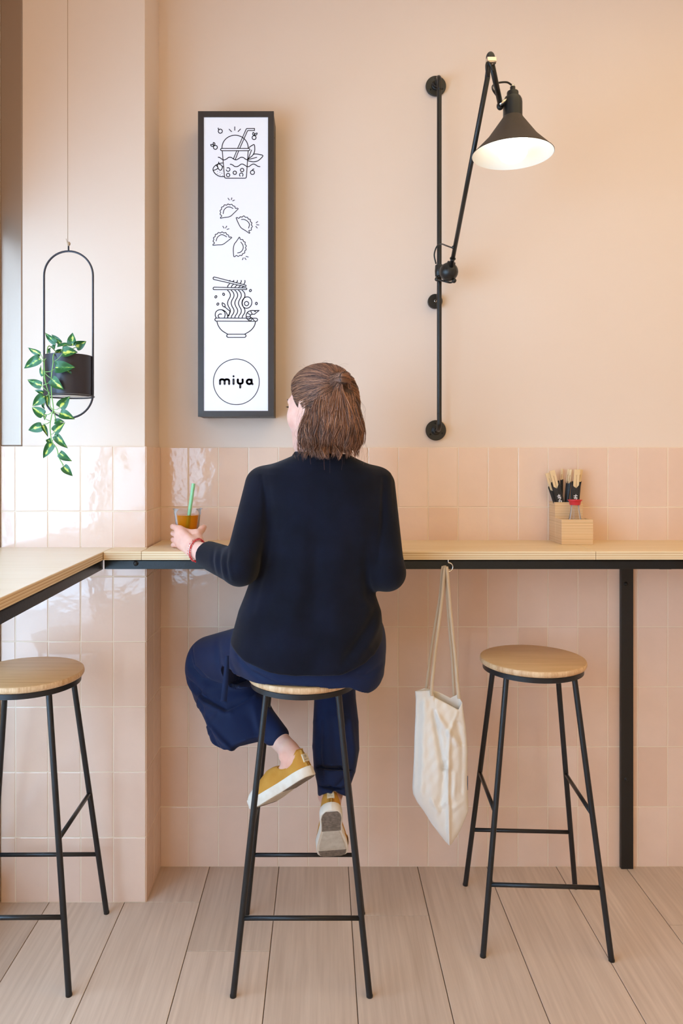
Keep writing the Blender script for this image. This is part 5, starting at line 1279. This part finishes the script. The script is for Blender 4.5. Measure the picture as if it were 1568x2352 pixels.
def proj(p, c=None):
    c = c or CC; d = (Vector(p)-c); L_ = d.length; d.normalize(); h = bvh.ray_cast(c+d*.22, -d, .22)
    return h[0] if h[0] is not None else Vector(p)
g = G(); rh_ = random.Random(11)
def strand(P, r, lift=.0015):
    Q_ = smooth_path(P, 4); n = len(Q_); g.tube(Q_, [r*(.55+.45*math.sin(PI*min(1, i/(n-1)*1.2+.12)))*(1 if i < n-2 else .4) for i in range(n)], 5, caps=False, flat=.55)
# pulled-back strands: from the hairline to the tie
for i in range(760):
    u = rh_.random(); side = -1 if rh_.random() < .72 else 1
    # hairline path in head coordinates: from above the ear, up the temple, over the forehead
    al = u**.9*PI*.52; hx_ = side*.078*math.cos(al)**.8 if al < PI/2 else 0; hz_ = -.002+.100*math.sin(min(al, PI/2))
    hy_ = np.interp(hz_, [-.005, .02, .045, .065, .085, .10], [.012, .029, .040, .051, .066, .080])-rh_.random()**2*.07
    p0 = Vector(hp(hx_*(1 if abs(hx_) > .01 else 1), hy_, hz_)); P = []
    wv = rh_.uniform(-.005, .005); ph = rh_.random()*6; n = 9; T_ = Vector(TIE)+Vector((rh_.uniform(-.010, .010), .012, rh_.uniform(-.010, .010)))
    sag = rh_.uniform(.0, .020)*(1-u)
    for k in range(n):
        t = k/(n-1); m_ = p0*(1-t)+T_*t; m_ += Vector((0, 0, -sag*math.sin(PI*t)))+Vector((0, 0, wv*math.sin(t*9+ph)*.5))
        q = proj(m_); d = (q-CC).normalized(); P.append(q+d*(rh_.uniform(-.0005, .0022)*math.sin(PI*min(1, t+.15))))
    strand(P, rh_.uniform(.0006, .0013))
# loose, softly waved lengths below the tie, in locks
for c_ in range(150):
    th0 = rh_.uniform(-1.2, 1.3); ph = rh_.random()*6.28; wa = rh_.uniform(.002, .0085); fr2 = rh_.uniform(4, 8); drift = rh_.uniform(-.16, .16); out = rh_.uniform(-.004, .009); zend = rh_.uniform(1.360, 1.402); ph2 = rh_.random()*6.28
    for i in range(15):
        sp_ = rh_.gauss(0, .075); th = th0+sp_; z0_ = 1.49+(rh_.uniform(-.012, .060) if -.75 < th else rh_.uniform(-.03, .02)); z1_ = zend+rh_.uniform(-.005, .012); n = 11; P = []; r2 = rh_.uniform(-.0015, .0035); j1, j2 = rh_.uniform(-.4, .4), rh_.uniform(.8, 1.2)
        for k in range(n):
            t = k/(n-1); z = z0_+(z1_-z0_)*t; a = th0+sp_*(1-.45*t)+drift*t; c = Vector((CL.x, CL.y, z)); d = Vector((math.sin(a), -math.cos(a), 0))
            h = bvh.ray_cast(c+d*.2, -d, .25); rr = (h[0]-c).length if h[0] is not None else .07
            g_ = .2+.9*t
            rr += out*t*t+(-.004 if t < .05 else .0015+r2 if t > .25 else 0)+wa*j2*math.sin((1-z/1.5)*fr2*12+ph)*.6*g_
            q = c+d*rr+Vector((math.cos(a), math.sin(a), 0))*wa*j2*math.sin((1-z/1.5)*fr2*12+ph2+j1)*1.3*g_; P.append(q)
        strand(P, rh_.uniform(.0006, .0013))
# short tail falling from the tie
for i in range(170):
    P = [Vector(TIE)+Vector((rh_.uniform(-.012, .016), .004, rh_.uniform(-.008, .008)))]; th = rh_.uniform(-.4, 1.0); ph = rh_.random()*6; wa = rh_.uniform(.001, .004); ze = rh_.uniform(1.375, 1.43)
    for k in range(1, 9):
        t = k/8; z = TIE[2]+(ze-TIE[2])*t; a = .42+(th-.42)*min(1, t*1.4); c = Vector((CL.x, CL.y, z)); d = Vector((math.sin(a), -math.cos(a), 0)); h = bvh.ray_cast(c+d*.2, -d, .25); rr = (h[0]-c).length if h[0] is not None else .07
        P.append(c+d*(rr+.003+wa*math.sin(t*7+ph)))
    strand(P, rh_.uniform(.0008, .0017))
# bump of hair over the tie
for i in range(60):
    a = rh_.uniform(-1.2, 1.2); b0 = Vector(TIE)+Vector((-.012+.004*math.sin(a), .004, .010*a*.6)); m_ = Vector(TIE)+Vector((.002, -.010+.003*abs(a), .014*a*.7)); e_ = Vector(TIE)+Vector((.022, .004, -.004+.008*a)); strand([b0, m_, e_, e_+Vector((.004, .010, -.014))], .0014)
# fly-away hairs
for i in range(110):
    a = rh_.uniform(-1.5, 1.5); z = rh_.uniform(1.40, 1.54); c = Vector((CL.x, CL.y, z)); d = Vector((math.sin(a), -math.cos(a), 0)); h = bvh.ray_cast(c+d*.2, -d, .25)
    if h[0] is None: continue
    q = h[0]; o_ = rh_.uniform(.006, .020); L_ = rh_.uniform(.03, .08)
    g.tube(smooth_path([q, q+d*o_*.6+Vector((0, 0, -L_*.3)), q+d*o_+Vector((0, 0, -L_*.7)), q+d*o_*.7+Vector((0, 0, -L_))], 5), .00018, 3, caps=False)
for i in range(16):
    u = rh_.uniform(-1, 1); q = proj(hp(u*.06, rh_.uniform(-.09, .07), .12)); d = (q-CC).normalized(); e = Vector((rh_.uniform(-1, 1), rh_.uniform(-1, 1), .2))*.02
    g.tube(smooth_path([q, q+d*.005+e*.5, q+d*.006+e, q+d*.002+e*1.6], 5), .00015, 3, caps=False)
g.build('hair_strands', M['hair'], HB)
G().tube([Vector(TIE)+Vector((.011*math.cos(a)*.6+.004, -.004+.012*math.cos(a)*.2, .012*math.sin(a))) for a in np.linspace(0, 2*PI, 25)], .0022, 8, caps=False).build('hair_tie', M['lash'], HB)
